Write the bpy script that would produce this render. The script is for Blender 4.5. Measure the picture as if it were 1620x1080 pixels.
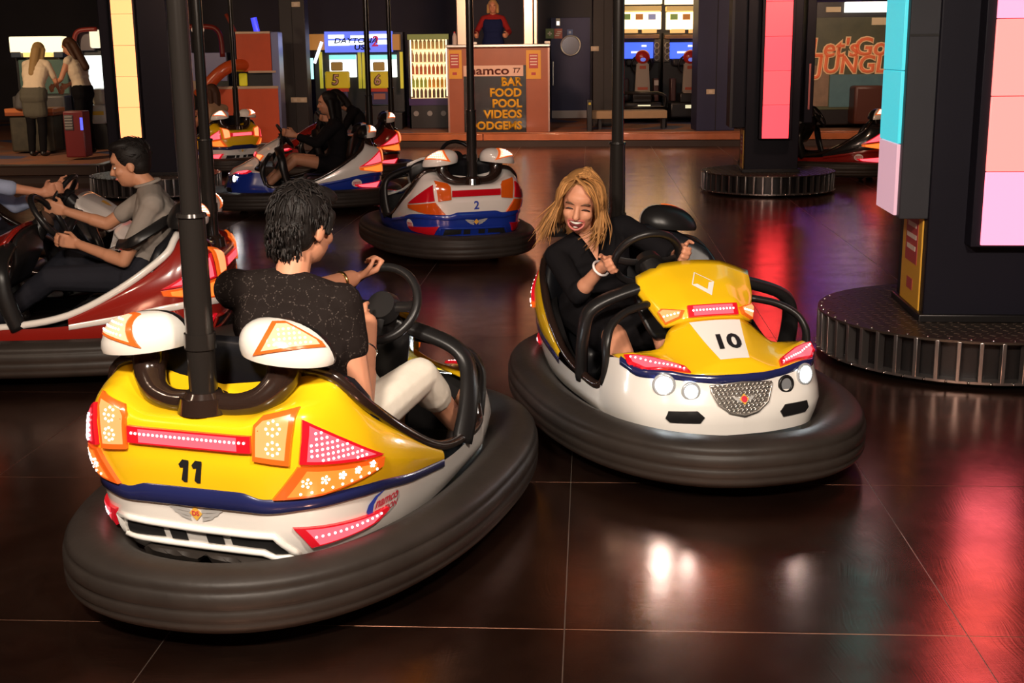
import bpy, bmesh, math, random
import numpy as np
from mathutils import Vector, Matrix, Euler
from mathutils.bvhtree import BVHTree
for o in list(bpy.data.objects): bpy.data.objects.remove(o)
S = bpy.context.scene
COL = S.collection
R = math.radians
rnd = random.Random(7)
# ------------------------------------------------------------------ camera
FPX, CAMH, PITCH, ROLL = 1980., 1.6, R(13.0), R(.65)
FW = Vector((0, math.cos(PITCH), -math.sin(PITCH)))
_r0 = Vector((1, 0, 0)); _u0 = _r0.cross(FW)
RT = _r0*math.cos(ROLL)-_u0*math.sin(ROLL)
UP = _u0*math.cos(ROLL)+_r0*math.sin(ROLL)
cd = bpy.data.cameras.new('camera'); cam = bpy.data.objects.new('camera', cd); COL.objects.link(cam)
cd.sensor_width = 36; cd.lens = FPX/1620*36; cd.clip_start = .05; cd.clip_end = 100
cam.matrix_world = Matrix(((RT.x, UP.x, -FW.x, 0), (RT.y, UP.y, -FW.y, 0), (RT.z, UP.z, -FW.z, CAMH), (0, 0, 0, 1)))
S.camera = cam
def at_y(px, py, Y):      # pixel -> point at a known distance Y from the camera wall plane
    d = FW*FPX+RT*(px-810)+UP*(540-py); t = Y/d.y
    return Vector((0, 0, CAMH))+d*t
def at_z(px, py, z=0.):   # pixel -> point on a horizontal surface of known height
    d = FW*FPX+RT*(px-810)+UP*(540-py); t = (z-CAMH)/d.z
    return Vector((0, 0, CAMH))+d*t
# ------------------------------------------------------------------ world, exposure
S.view_settings.view_transform = 'Standard'; S.view_settings.look = 'None'
S.view_settings.gamma = 1; S.view_settings.use_curve_mapping = False
S.view_settings.exposure = 0.0
W = bpy.data.worlds.new('hall_ambient'); S.world = W; W.use_nodes = True
W.node_tree.nodes['Background'].inputs[0].default_value = (.55, .45, .5, 1)
W.node_tree.nodes['Background'].inputs[1].default_value = .008
# ------------------------------------------------------------------ hall lamps (fixtures are built further down at the same places)
LAMPS = [  # position, target, watts, colour, size
    ((-1.1, 0.6, 3.05), (-.7, 4.4, .4), 165, (1, .86, .72), .5),
    ((1.0, 0.8, 3.05), (.9, 5.4, .4), 130, (1, .84, .70), .5),
    ((-3.6, 2.6, 3.05), (-2.6, 6.8, .4), 40, (1, .72, .52), .5),
    ((-1.0, 7.2, 3.05), (-1.0, 11.0, .3), 20, (1, .60, .5), .5),
    ((3.2, 12.5, 3.05), (3.0, 19, .3), 40, (1, .62, .40), .5),
    ((-3.4, 12.5, 3.05), (-3.5, 18, .3), 34, (1, .62, .42), .5),
    ((-.2, 18.0, 3.05), (.0, 23, .6), 135, (1, .58, .36), .5),
    ((6.0, 18.0, 3.05), (5.5, 24, .8), 60, (1, .65, .45), .5),
    ((-7.8, 15.0, 3.05), (-7.4, 19, .6), 90, (1, .72, .45), .5),
]
for p, t, wt, c, sz in LAMPS:
    ld = bpy.data.lights.new('ceiling_lamp_light', 'AREA'); ld.energy = wt; ld.color = c; ld.shape = 'DISK'; ld.size = sz
    ld.spread = R(120)
    lo = bpy.data.objects.new('ceiling_lamp_light', ld); COL.objects.link(lo)
    lo.location = p; lo.rotation_euler = (Vector(t)-Vector(p)).to_track_quat('-Z', 'Y').to_euler()
# ------------------------------------------------------------------ materials
MC = {}
def mat(name, col=(.5, .5, .5), rough=.5, metal=0., emit=None, es=0., coat=0., var=0., vscale=8., bump=0., bscale=60., spec=.5, alpha=1., trans=0.):
    if name in MC: return MC[name]
    m = bpy.data.materials.new(name); m.use_nodes = True; MC[name] = m
    nt = m.node_tree; b = nt.nodes['Principled BSDF']
    b.inputs['Base Color'].default_value = (*col, 1); b.inputs['Roughness'].default_value = rough
    b.inputs['Metallic'].default_value = metal; b.inputs['Specular IOR Level'].default_value = spec
    if coat: b.inputs['Coat Weight'].default_value = coat; b.inputs['Coat Roughness'].default_value = .06
    if emit is not None:
        b.inputs['Emission Color'].default_value = (*emit, 1); b.inputs['Emission Strength'].default_value = es
    if trans: b.inputs['Transmission Weight'].default_value = trans
    if alpha < 1: b.inputs['Alpha'].default_value = alpha
    tc = nt.nodes.new('ShaderNodeTexCoord')
    if var:
        n = nt.nodes.new('ShaderNodeTexNoise'); n.inputs['Scale'].default_value = vscale; n.inputs['Detail'].default_value = 6
        nt.links.new(tc.outputs['Object'], n.inputs['Vector'])
        mx = nt.nodes.new('ShaderNodeMix'); mx.data_type = 'RGBA'
        mx.inputs[6].default_value = (*[max(0, c*(1-var)) for c in col], 1); mx.inputs[7].default_value = (*[min(1, c*(1+var)) for c in col], 1)
        nt.links.new(n.outputs['Fac'], mx.inputs[0]); nt.links.new(mx.outputs[2], b.inputs['Base Color'])
    if bump:
        n2 = nt.nodes.new('ShaderNodeTexNoise'); n2.inputs['Scale'].default_value = bscale; n2.inputs['Detail'].default_value = 4
        nt.links.new(tc.outputs['Object'], n2.inputs['Vector'])
        bp = nt.nodes.new('ShaderNodeBump'); bp.inputs['Strength'].default_value = bump; bp.inputs['Distance'].default_value = .01
        nt.links.new(n2.outputs['Fac'], bp.inputs['Height']); nt.links.new(bp.outputs['Normal'], b.inputs['Normal'])
    return m
def glow(name, col, es=1., base=None, rough=.25, coat=.5):
    return mat(name, base or col, rough, emit=col, es=es, coat=coat)
# ------------------------------------------------------------------ object helpers
def link(o): COL.objects.link(o); return o
def tag(o, label=None, cat=None, group=None, kind=None):
    if label: o['label'] = label
    if cat: o['category'] = cat
    if group: o['group'] = group
    if kind: o['kind'] = kind
    return o
def thing(name, label, cat, loc=(0, 0, 0), rz=0., group=None):
    o = link(bpy.data.objects.new(name, None)); o.location = loc; o.rotation_euler = (0, 0, rz); o.empty_display_size = .1
    return tag(o, label, cat, group)
def meshof(name, vs, fs, smooth=True):
    me = bpy.data.meshes.new(name); me.from_pydata([tuple(v) for v in vs], [], [tuple(f) for f in fs]); me.validate(); me.update()
    if smooth: me.polygons.foreach_set('use_smooth', [True]*len(me.polygons))
    return me
def bm_mesh(name, bm, smooth=True, angle=None):
    bmesh.ops.recalc_face_normals(bm, faces=bm.faces)
    me = bpy.data.meshes.new(name); bm.to_mesh(me); bm.free()
    if smooth: me.polygons.foreach_set('use_smooth', [True]*len(me.polygons))
    if angle: me.set_sharp_from_angle(angle=R(angle))
    return me
def ob(name, me, m=None, parent=None, loc=None, rot=None, kind=None):
    o = link(bpy.data.objects.new(name, me))
    if m is not None:
        if not me.materials: me.materials.append(None)
        o.material_slots[0].link = 'OBJECT'; o.material_slots[0].material = m
    if parent: o.parent = parent
    if loc: o.location = loc
    if rot: o.rotation_euler = rot
    if kind: o['kind'] = kind
    return o
def box(bm, c, s, rot=None, bev=0.):
    r = bmesh.ops.create_cube(bm, size=1.)
    M = Matrix.Translation(c) @ (rot.to_matrix().to_4x4() if rot else Matrix()) @ Matrix.Diagonal((*s, 1))
    bmesh.ops.transform(bm, matrix=M, verts=r['verts'])
    if bev:
        es = list({e for v in r['verts'] for e in v.link_edges})
        bmesh.ops.bevel(bm, geom=es, offset=bev, segments=2, affect='EDGES', profile=.5)
    return bm
def boxme(name, c, s, bev=0., rot=None):
    bm = bmesh.new(); box(bm, c, s, rot, bev); return bm_mesh(name, bm, bool(bev), 22 if bev else None)
def cyl(bm, p0, p1, r0, r1=None, seg=16, caps=True):
    p0, p1 = Vector(p0), Vector(p1); r1 = r0 if r1 is None else r1; d = p1-p0
    M = Matrix.Translation((p0+p1)/2) @ d.to_track_quat('Z', 'Y').to_matrix().to_4x4()
    bmesh.ops.create_cone(bm, cap_ends=caps, segments=seg, radius1=r0, radius2=r1, depth=d.length, matrix=M)
    return bm
def ell(bm, c, r, M=None, sub=3):
    T = Matrix.Translation(c) @ (M.to_4x4() if M else Matrix()) @ Matrix.Diagonal((*((r,)*3 if isinstance(r, (int, float)) else r), 1))
    bmesh.ops.create_icosphere(bm, subdivisions=sub, radius=1., matrix=T); return bm
def capsule(bm, p0, p1, r0, r1=None, seg=12):
    p0, p1 = Vector(p0), Vector(p1); r1 = r0 if r1 is None else r1; d = p1-p0
    if d.length < 1e-6: return ell(bm, p0, max(r0, r1), sub=2)
    q = d.to_track_quat('Z', 'Y').to_matrix(); X, Y, Z = q.col[0], q.col[1], q.col[2]
    rings = []
    for a in (-90, -55, -25, 0): rings.append((p0+Z*(r0*math.sin(R(a))), r0*math.cos(R(a))))
    for a in (0, 25, 55, 90): rings.append((p1+Z*(r1*math.sin(R(a))), r1*math.cos(R(a))))
    prev = None
    for i, (c, rr) in enumerate(rings):
        if rr < 1e-5: cur = [bm.verts.new(c)]
        else: cur = [bm.verts.new(c+X*(rr*math.cos(2*math.pi*k/seg))+Y*(rr*math.sin(2*math.pi*k/seg))) for k in range(seg)]
        if prev:
            if len(prev) == 1:
                for k in range(seg): bm.faces.new((prev[0], cur[(k+1) % seg], cur[k]))
            elif len(cur) == 1:
                for k in range(seg): bm.faces.new((prev[k], prev[(k+1) % seg], cur[0]))
            else:
                for k in range(seg): bm.faces.new((prev[k], prev[(k+1) % seg], cur[(k+1) % seg], cur[k]))
        prev = cur
    return bm
def pchip(P, n):
    """monotone cubic resampling of a list of points, n steps per span"""
    P = np.array(P, float); k = len(P)
    if k < 3: return [P[0]+(P[-1]-P[0])*t for t in np.linspace(0, 1, n+1)]
    h = np.maximum(np.linalg.norm(np.diff(P, axis=0), axis=1), 1e-6)[:, None]; d = np.diff(P, axis=0)/h
    m = np.zeros_like(P); m[0] = d[0]; m[-1] = d[-1]
    for i in range(1, k-1):
        a, b = d[i-1], d[i]; w1 = 2*h[i]+h[i-1]; w2 = h[i]+2*h[i-1]
        ok = a*b > 0
        with np.errstate(divide='ignore', invalid='ignore'):
            v = (w1+w2)/(w1/a+w2/b)
        m[i] = np.where(ok, v, 0)
    out = []
    for i in range(k-1):
        for j in range(n):
            t = j/n; t2, t3 = t*t, t*t*t
            out.append((2*t3-3*t2+1)*P[i]+(t3-2*t2+t)*h[i]*m[i]+(-2*t3+3*t2)*P[i+1]+(t3-t2)*h[i]*m[i+1])
    out.append(P[-1]); return out
def catmull(P, n):
    P = [Vector(p) for p in P]; Q = [P[0]*2-P[1]]+P+[P[-1]*2-P[-2]]; out = []
    for i in range(1, len(Q)-2):
        a, b, c, d = Q[i-1], Q[i], Q[i+1], Q[i+2]
        for j in range(n):
            t = j/n
            out.append(.5*((2*b)+(c-a)*t+(2*a-5*b+4*c-d)*t*t+(3*b-a-3*c+d)*t**3))
    out.append(P[-1]); return out
def tube(bm, path, rad, seg=10, flat=1., upv=(0, 0, 1), caps=True, closed=False):
    """sweep an ellipse (rad, rad*flat) along a path"""
    P = [Vector(p) for p in path]; n = len(P)
    rads = rad if isinstance(rad, (list, tuple)) else [rad]*n
    rings = []
    for i, p in enumerate(P):
        if closed: d = P[(i+1) % n]-P[i-1]
        else: d = P[min(i+1, n-1)]-P[max(i-1, 0)]
        d.normalize(); U = Vector(upv); s = d.cross(U)
        if s.length < 1e-3: s = d.cross(Vector((1, 0, 0)))
        s.normalize(); t = s.cross(d).normalized()
        rings.append([bm.verts.new(p+s*(rads[i]*math.cos(2*math.pi*k/seg))+t*(rads[i]*flat*math.sin(2*math.pi*k/seg))) for k in range(seg)])
    for i in range(n if closed else n-1):
        a, b = rings[i], rings[(i+1) % n]
        for k in range(seg): bm.faces.new((a[k], a[(k+1) % seg], b[(k+1) % seg], b[k]))
    if caps and not closed:
        bm.faces.new(rings[0][::-1]); bm.faces.new(rings[-1])
    return bm
def tubeme(name, path, rad, **k):
    bm = bmesh.new(); tube(bm, path, rad, **k); return bm_mesh(name, bm)
def grid(rows, closed=False):
    """list of equally long point rows -> verts, faces"""
    n = len(rows[0]); vs = [tuple(p) for r in rows for p in r]; fs = []
    for i in range(len(rows)-1):
        for k in range(n if closed else n-1):
            k2 = (k+1) % n; fs.append((i*n+k, i*n+k2, (i+1)*n+k2, (i+1)*n+k))
    return vs, fs
def mir(half):  # half list from the centre line outwards -> full list from right (-y) to left (+y)
    return [(x, -y, z) for x, y, z in half[:0:-1]]+list(half)
def poly2(poly, maxlen, inset=0.):
    bm = bmesh.new(); f = bm.faces.new([bm.verts.new((p[0], p[1], 0)) for p in poly])
    if f.normal.z < 0: f.normal_flip()
    inner = []
    if inset:
        bmesh.ops.inset_individual(bm, faces=[f], thickness=inset)
    bmesh.ops.triangulate(bm, faces=bm.faces[:])
    for _ in range(6):
        es = [e for e in bm.edges if e.calc_length() > maxlen]
        if not es: break
        bmesh.ops.subdivide_edges(bm, edges=es, cuts=1); bmesh.ops.triangulate(bm, faces=[g for g in bm.faces if len(g.verts) > 3])
    return bm
class Frame:
    def __init__(s, o, n, u): s.o = Vector(o); s.n = Vector(n).normalized(); s.u = Vector(u); s.u = (s.u-s.n*s.u.dot(s.n)).normalized(); s.v = s.n.cross(s.u)
    def at(s, a, b, h=0.): return s.o+s.u*a+s.v*b+s.n*h
def drop(fr, a, b, bvh, h):
    p = fr.at(a, b, 2.); hit = bvh.ray_cast(p, -fr.n, 4.)
    if hit[0] is None: return fr.at(a, b, h)
    nn = hit[1] if hit[1].dot(fr.n) > 0 else -hit[1]
    return hit[0]+(nn*.4+fr.n*.6).normalized()*h
def project(name, bm, fr, bvh, h, skirt=0., edge=None, smooth=True):
    bd = {v for e in bm.edges if e.is_boundary for v in e.verts}
    bde = [e for e in bm.edges if e.is_boundary]
    loc = {}
    for v in bm.verts: loc[v] = (v.co.x, v.co.y)
    if skirt:
        r = bmesh.ops.extrude_edge_only(bm, edges=bde); nv = [g for g in r['geom'] if isinstance(g, bmesh.types.BMVert)]
        for v in nv: loc[v] = (v.co.x, v.co.y)
        nvs = set(nv)
    else: nvs = set()
    for v, (a, b) in loc.items():
        hh = -skirt if v in nvs else ((edge if edge is not None else h) if v in bd else h)
        v.co = drop(fr, a, b, bvh, hh)
    return bm_mesh(name, bm, smooth, 35)
TXT = {}
def text2(s, size=1., bold=0., shear=0., width=1., align='CENTER'):
    c = bpy.data.curves.new('lettering', 'FONT'); c.body = s; c.size = size; c.offset = bold; c.shear = shear; c.align_x = align; c.align_y = 'CENTER'; c.resolution_u = 3
    o = bpy.data.objects.new('lettering', c); COL.objects.link(o); bpy.context.view_layer.update()
    me = bpy.data.meshes.new_from_object(o.evaluated_get(bpy.context.evaluated_depsgraph_get()))
    bm = bmesh.new(); bm.from_mesh(me); bpy.data.objects.remove(o); bpy.data.curves.remove(c); bpy.data.meshes.remove(me)
    for v in bm.verts: v.co.x *= width
    bmesh.ops.remove_doubles(bm, verts=bm.verts, dist=size*1e-4)
    return bm
def voxel(name, bm, vs, it=4):
    me = bpy.data.meshes.new('t'); bm.to_mesh(me); bm.free()
    o = bpy.data.objects.new('t', me); COL.objects.link(o)
    m = o.modifiers.new('r', 'REMESH'); m.mode = 'VOXEL'; m.voxel_size = vs; m.use_smooth_shade = True
    if it: s = o.modifiers.new('s', 'SMOOTH'); s.factor = .5; s.iterations = it
    bpy.context.view_layer.update()
    out = bpy.data.meshes.new_from_object(o.evaluated_get(bpy.context.evaluated_depsgraph_get())); out.name = name
    bpy.data.objects.remove(o); bpy.data.meshes.remove(me)
    out.polygons.foreach_set('use_smooth', [True]*len(out.polygons)); out.materials.clear()
    return out
# ------------------------------------------------------------------ the hall: floor, kerbs, walls, ceiling
YAW = R(-3.6)
EX = Vector((math.cos(YAW), math.sin(YAW), 0)); EY = Vector((-math.sin(YAW), math.cos(YAW), 0))
def floor_mat():
    m = bpy.data.materials.new('worn_brown_metal_floor'); m.use_nodes = True; nt = m.node_tree; b = nt.nodes['Principled BSDF']; L = nt.links.new
    def N(t, **k):
        n = nt.nodes.new(t)
        for a, v in k.items(): n.inputs[a].default_value = v
        return n
    geo = N('ShaderNodeNewGeometry')
    n1 = N('ShaderNodeTexNoise', Scale=1.7, Detail=8., Roughness=.65); L(geo.outputs['Position'], n1.inputs['Vector'])
    rp = N('ShaderNodeValToRGB'); e = rp.color_ramp.elements
    e[0].position = .32; e[0].color = (.27, .13, .09, 1); e[1].position = .72; e[1].color = (.47, .28, .205, 1)
    L(n1.outputs['Fac'], rp.inputs[0]); L(rp.outputs[0], b.inputs['Base Color'])
    b.inputs['Metallic'].default_value = 1.
    n2 = N('ShaderNodeTexNoise', Scale=4.5, Detail=9., Roughness=.7); L(geo.outputs['Position'], n2.inputs['Vector'])
    mr = N('ShaderNodeMapRange'); mr.inputs['From Min'].default_value = .3; mr.inputs['From Max'].default_value = .75
    mr.inputs['To Min'].default_value = .16; mr.inputs['To Max'].default_value = .27
    L(n2.outputs['Fac'], mr.inputs['Value']); L(mr.outputs[0], b.inputs['Roughness'])
    # fine scratches: two stretched, warped noises
    hs = []
    for sc, rz in (((3., 160., 1.), .5), ((140., 4., 1.), .9), ((5., 220., 1.), -.7)):
        mp = N('ShaderNodeMapping'); mp.inputs['Scale'].default_value = sc; mp.inputs['Rotation'].default_value = (0, 0, rz)
        wn = N('ShaderNodeTexNoise', Scale=1.3, Detail=2.); L(geo.outputs['Position'], wn.inputs['Vector'])
        ad = N('ShaderNodeVectorMath'); ad.operation = 'MULTIPLY_ADD'; ad.inputs[1].default_value = (.35, .35, 0); L(wn.outputs['Color'], ad.inputs[0]); L(geo.outputs['Position'], ad.inputs[2])
        L(ad.outputs[0], mp.inputs['Vector'])
        sn = N('ShaderNodeTexNoise', Scale=1., Detail=3., Roughness=.6); L(mp.outputs[0], sn.inputs['Vector']); hs.append(sn)
    a1 = N('ShaderNodeMath'); a1.operation = 'ADD'; L(hs[0].outputs['Fac'], a1.inputs[0]); L(hs[1].outputs['Fac'], a1.inputs[1])
    a2 = N('ShaderNodeMath'); a2.operation = 'ADD'; L(a1.outputs[0], a2.inputs[0]); L(hs[2].outputs['Fac'], a2.inputs[1])
    a3 = N('ShaderNodeMath'); a3.operation = 'MULTIPLY_ADD'; a3.inputs[1].default_value = .25; L(n2.outputs['Fac'], a3.inputs[0]); L(a2.outputs[0], a3.inputs[2])
    bp = N('ShaderNodeBump', Strength=.05, Distance=.004); L(a3.outputs[0], bp.inputs['Height']); L(bp.outputs[0], b.inputs['Normal'])
    # second, broader lobe from the fine scratches
    gl = N('ShaderNodeBsdfGlossy', Roughness=.46); L(rp.outputs[0], gl.inputs['Color'])
    bp2 = N('ShaderNodeBump', Strength=.45, Distance=.006); L(a2.outputs[0], bp2.inputs['Height']); L(bp2.outputs[0], gl.inputs['Normal'])
    ms = N('ShaderNodeMixShader'); ms.inputs[0].default_value = .10; L(b.outputs[0], ms.inputs[1]); L(gl.outputs[0], ms.inputs[2])
    L(ms.outputs[0], nt.nodes['Material Output'].inputs['Surface'])
    return m
FLOORM = floor_mat()
M_seam = mat('seam_worn_steel', (.62, .55, .48), .42, 1.)
floor = ob('floor', boxme('floor', (-1, 9.5, -.0515), (30, 29, .1)), M_seam); tag(floor, kind='structure', label='dark brown scratched metal rink floor laid in plates')
PW, PL = 1.125, 1.25
plate_me = boxme('floor_plate', (0, 0, -.005), (PW-.0035, PL-.0035, .01))
O0 = Vector((.14, 3.285, 0))
for j in range(-2, 16):
    for i in range(-11, 10):
        c = O0+EX*((i+.5)*PW)+EY*((j+.5)*PL)
        if abs(c.x) < .45*c.y+1.3 and c.y < 22.6 and c.y > .8:
            ob('floor_plate', plate_me, FLOORM, floor, c, (0, 0, YAW))
# raised walkway around the rink, with patterned carpet
def carpet_mat():
    m = bpy.data.materials.new('patterned_carpet'); m.use_nodes = True; nt = m.node_tree; b = nt.nodes['Principled BSDF']; L = nt.links.new
    g = nt.nodes.new('ShaderNodeNewGeometry'); v = nt.nodes.new('ShaderNodeTexVoronoi'); v.inputs['Scale'].default_value = 1.3; L(g.outputs['Position'], v.inputs['Vector'])
    rp = nt.nodes.new('ShaderNodeValToRGB'); rp.color_ramp.interpolation = 'CONSTANT'; e = rp.color_ramp.elements
    e[0].color = (.30, .11, .05, 1); e[1].position = .45; e[1].color = (.22, .10, .07, 1)
    x = e.new(.65); x.color = (.07, .08, .16, 1); x = e.new(.8); x.color = (.32, .17, .10, 1)
    L(v.outputs['Color'], rp.inputs[0]); L(rp.outputs[0], b.inputs['Base Color']); b.inputs['Roughness'].default_value = .8
    return m
KP = [(-10.5, 16.7), (-5.35, 16.4), (-5.35, 19.7), (-2.95, 20.4), (-2.75, 22.35), (11, 20.9)]
bm = bmesh.new()
pts = KP+[(11.8, 20.9), (11.8, 29.5), (-12.8, 29.5), (-12.8, 16.7)]
f = bm.faces.new([bm.verts.new((x, y, .2)) for x, y in pts]); r = bmesh.ops.extrude_face_region(bm, geom=[f])
bmesh.ops.translate(bm, verts=[v for v in r['geom'] if isinstance(v, bmesh.types.BMVert)], vec=(0, 0, -.21))
walk = ob('floor', bm_mesh('walkway', bm, False), carpet_mat()); tag(walk, kind='structure', label='raised carpeted walkway around the rink')
M_kerb = mat('orange_varnished_kerb', (.42, .13, .045), .35, var=.35, vscale=5, coat=.3)
M_kerbd = mat('dark_kerb_base', (.03, .02, .018), .6)
M_steel = mat('brushed_steel', (.5, .48, .46), .3, 1., bump=.05, bscale=200)
for k in range(len(KP)-1):
    a, b_ = Vector((*KP[k], 0)), Vector((*KP[k+1], 0)); d = b_-a; ln = d.length; an = math.atan2(d.y, d.x)
    t = ob('trim_%d' % (k+1), boxme('kerb_base', (ln/2, -.02, .05), (ln+.02, .04, .1)), M_kerbd, loc=a, rot=(0, 0, an)); tag(t, kind='structure', label='low kerb rail edging the rink, section %s' % ['beside the racing cabinets', 'below the cream light column', 'before the orange cabinet', 'beside the drinks fridge', 'running in front of the booth'][k])
    n = max(1, round(ln/2.3))
    for q in range(n):
        ob('kerb_board', boxme('kerb_board', (ln*(q+.5)/n, -.03, .165), (ln/n-.012, .07, .115), .008), M_kerb if k >= 3 else mat('dark_metal_kerb', (.11, .08, .07), .35, .6), t)
    ob('kerb_cap', boxme('kerb_cap', (ln/2, -.02, .235), (ln, .11, .02), .004), M_steel if k < 3 else M_kerb, t)
M_wall = mat('dark_hall_wall', (.05, .043, .05), .7, var=.3, vscale=1.2)
for nm, c, s in (('wall_back', (-.5, 29.6, 1.7), (27, .2, 3.6)), ('wall_left', (-12.9, 12.5, 1.7), (.2, 34, 3.6)), ('wall_right', (11.9, 12.5, 1.7), (.2, 34, 3.6)), ('wall_front', (-.5, -4.1, 1.7), (27, .2, 3.6))):
    tag(ob(nm, boxme(nm, c, s), M_wall), kind='structure')
tag(ob('ceiling', boxme('ceiling', (-.5, 12.7, 3.45), (27, 35, .2)), mat('dark_metal_ceiling', (.04, .035, .035), .55)), kind='structure')
# ceiling lamp housings above the rink
lampme = bmesh.new(); cyl(lampme, (0, 0, .05), (0, 0, .3), .27, .2, 24); lampme = bm_mesh('lamp_housing', lampme, True, 40)
stemme = bmesh.new(); cyl(stemme, (0, 0, .29), (0, 0, .37), .05, .05, 12); stemme = bm_mesh('lamp_stem', stemme, True, 40)
for p, t_, wt, c, sz in LAMPS:
    t = thing('ceiling_lamp', 'round black ceiling lamp hanging over the rink', 'lamp', (p[0], p[1], p[2]-.02), group='ceiling lamps over the rink')
    ob('lamp_housing', lampme, mat('lamp_black', (.02, .02, .02), .5), t); ob('lamp_stem', stemme, mat('lamp_black'), t)

for k, (x, y, c, n) in enumerate(((6.3, 24.6, (.35, .12, 1), 'violet'), (-3.2, 26.0, (.10, .14, 1), 'blue'))):  # unseen tubes added for the violet and blue tints on the floor
    t = thing('neon_batten', '%s neon batten fixed under the dark ceiling' % n, 'lamp', (x, y, 3.2))
    ob('batten_case', boxme('batten_case', (0, 0, .10), (1.7, .14, .1), .01), mat('lamp_black'), t); ob('neon_tube', boxme('neon_tube', (0, 0, .0), (1.6, .10, .1), .03), glow('neon_'+n, c, 8.), t)
# ------------------------------------------------------------------ the dodgem car, local frame: x forward, y left, z up, origin on the floor
CACHE = {}
A_, B_, N_ = 1.07, .667, 2.35
def sup(a, b, n, t): 
    c, s = math.cos(t), math.sin(t)
    return (math.copysign(abs(c)**(2/n), c)*a, math.copysign(abs(s)**(2/n), s)*b)
def bumper_me():
    prof = [(-.25, .11), (-.245, .142), (-.212, .146), (-.205, .165), (-.165, .205), (-.10, .236), (-.05, .230), (-.022, .214), (-.008, .196), (-.013, .189), (-.006, .182), (-.001, .17), (0, .145), (-.007, .138), (-.001, .131), (-.001, .105), (-.007, .099), (-.002, .092), (-.01, .075), (-.03, .06), (-.08, .05), (-.25, .055)]
    n = 96; rows = []
    for o, z in prof: rows.append([((lambda p: (p[0]*(1.03 if p[0] < 0 else 1.02), p[1], z))(sup(A_+o, B_+o, N_, 2*math.pi*k/n))) for k in range(n)])
    vs, fs = grid(rows, True); m = len(prof)
    return meshof('bumper', vs, fs)
YS = [  # yellow upper shell stations from the rear centre line round to the side: rows bottom, middle, ridge, deck, rim
 [(-.866, 0, .397), (-.872, 0, .47), (-.868, 0, .50), (-.868, 0, .578), (-.835, 0, .603), (-.75, 0, .60), (-.665, 0, .655)],
 [(-.865, .15, .397), (-.872, .15, .47), (-.868, .15, .50), (-.867, .15, .578), (-.833, .15, .605), (-.745, .15, .607), (-.66, .15, .675)],
 [(-.858, .22, .38), (-.866, .22, .47), (-.864, .22, .50), (-.858, .215, .59), (-.825, .215, .622), (-.735, .22, .63), (-.655, .23, .695)],
 [(-.815, .325, .382), (-.832, .33, .47), (-.832, .33, .50), (-.82, .325, .62), (-.79, .315, .648), (-.73, .30, .665), (-.66, .30, .70)],
 [(-.735, .40, .38), (-.75, .412, .47), (-.75, .41, .49), (-.742, .395, .59), (-.725, .383, .63), (-.70, .372, .655), (-.655, .355, .685)],
 [(-.62, .448, .37), (-.625, .462, .44), (-.625, .462, .455), (-.622, .45, .53), (-.62, .438, .56), (-.61, .425, .585), (-.60, .41, .60)],
 [(-.38, .476, .325), (-.38, .484, .37), (-.38, .484, .38), (-.38, .478, .425), (-.38, .468, .445), (-.38, .458, .452), (-.38, .445, .45)],
 [(-.12, .478, .285), (-.12, .482, .295), (-.12, .482, .30), (-.12, .48, .315), (-.12, .472, .323), (-.12, .465, .326), (-.12, .455, .325)]]
def loft(stations, k, rowk=2):
    """stations (half) -> full mirrored grid"""
    cols = [pchip(st, rowk) for st in stations]
    nrow = len(cols[0]); rows = []
    for r_ in range(nrow):
        half = [tuple(p) for p in pchip([c[r_] for c in cols], k)]
        rows.append(mir(half))
    return rows
def upper_me():
    vs, fs = grid(loft(YS, 5)); return meshof('upper_shell', vs, fs)
LS = [[(x, y, z) for x, y, z in (s[0],)][0] for s in YS]+[(.15, .468, .272), (.345, .45, .27), (.385, .432, .405), (.50, .405, .43), (.605, .36, .402), (.668, .285, .405), (.703, .17, .388), (.727, .085, .386), (.732, 0, .386)]
LMID = [(-.845, 0), (-.843, .15), (-.835, .22), (-.79, .318), (-.71, .388), (-.60, .432), (-.38, .462), (-.12, .468), (.15, .462), (.345, .452), (.40, .446), (.53, .425), (.64, .378), (.71, .305), (.752, .19), (.77, .095), (.775, 0)]
LBOT = [(-.80, 0), (-.798, .15), (-.79, .21), (-.75, .295), (-.68, .36), (-.58, .405), (-.38, .44), (-.12, .45), (.15, .44), (.345, .43), (.40, .425), (.52, .40), (.63, .355), (.70, .285), (.74, .18), (.757, .09), (.76, 0)]
def lower_me():
    st = []
    for (x, y, z), (mx, my), (bx, by) in zip(LS, LMID, LBOT):
        st.append([(bx, by, .165), (mx, my, .165+.38*(z-.165)), (x+(mx-x)*.35, y+(my-y)*.35, .165+.75*(z-.165)), (x, y, z)])
    vs, fs = grid(loft(st, 5)); return meshof('lower_shell', vs, fs)
def stripe_me():
    st = []
    for i, ((x, y, z), (mx, my)) in enumerate(zip(LS[:8], LMID[:8])):
        dz = [.05, .05, .036, .03, .026, .024, .02, .018][i]; tz = [.002, .002, .002, .004, .006, .006, .006, .006][i]
        q = Vector((x, y, 0)); o = Vector((x*.6-.0, y, 0)).normalized()*.005
        if i < 3: o = Vector((-.005, 0, 0))
        st.append([(x+o.x*-.4, y-o.y*.4, z-dz-.004), (x+o.x, y+o.y, z-dz), (x+o.x, y+o.y, z+tz), (x-o.x*.4, y-o.y*.4, z+tz+.004)])
    vs, fs = grid(loft(st, 5, 1)); return meshof('stripe', vs, fs)
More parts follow.
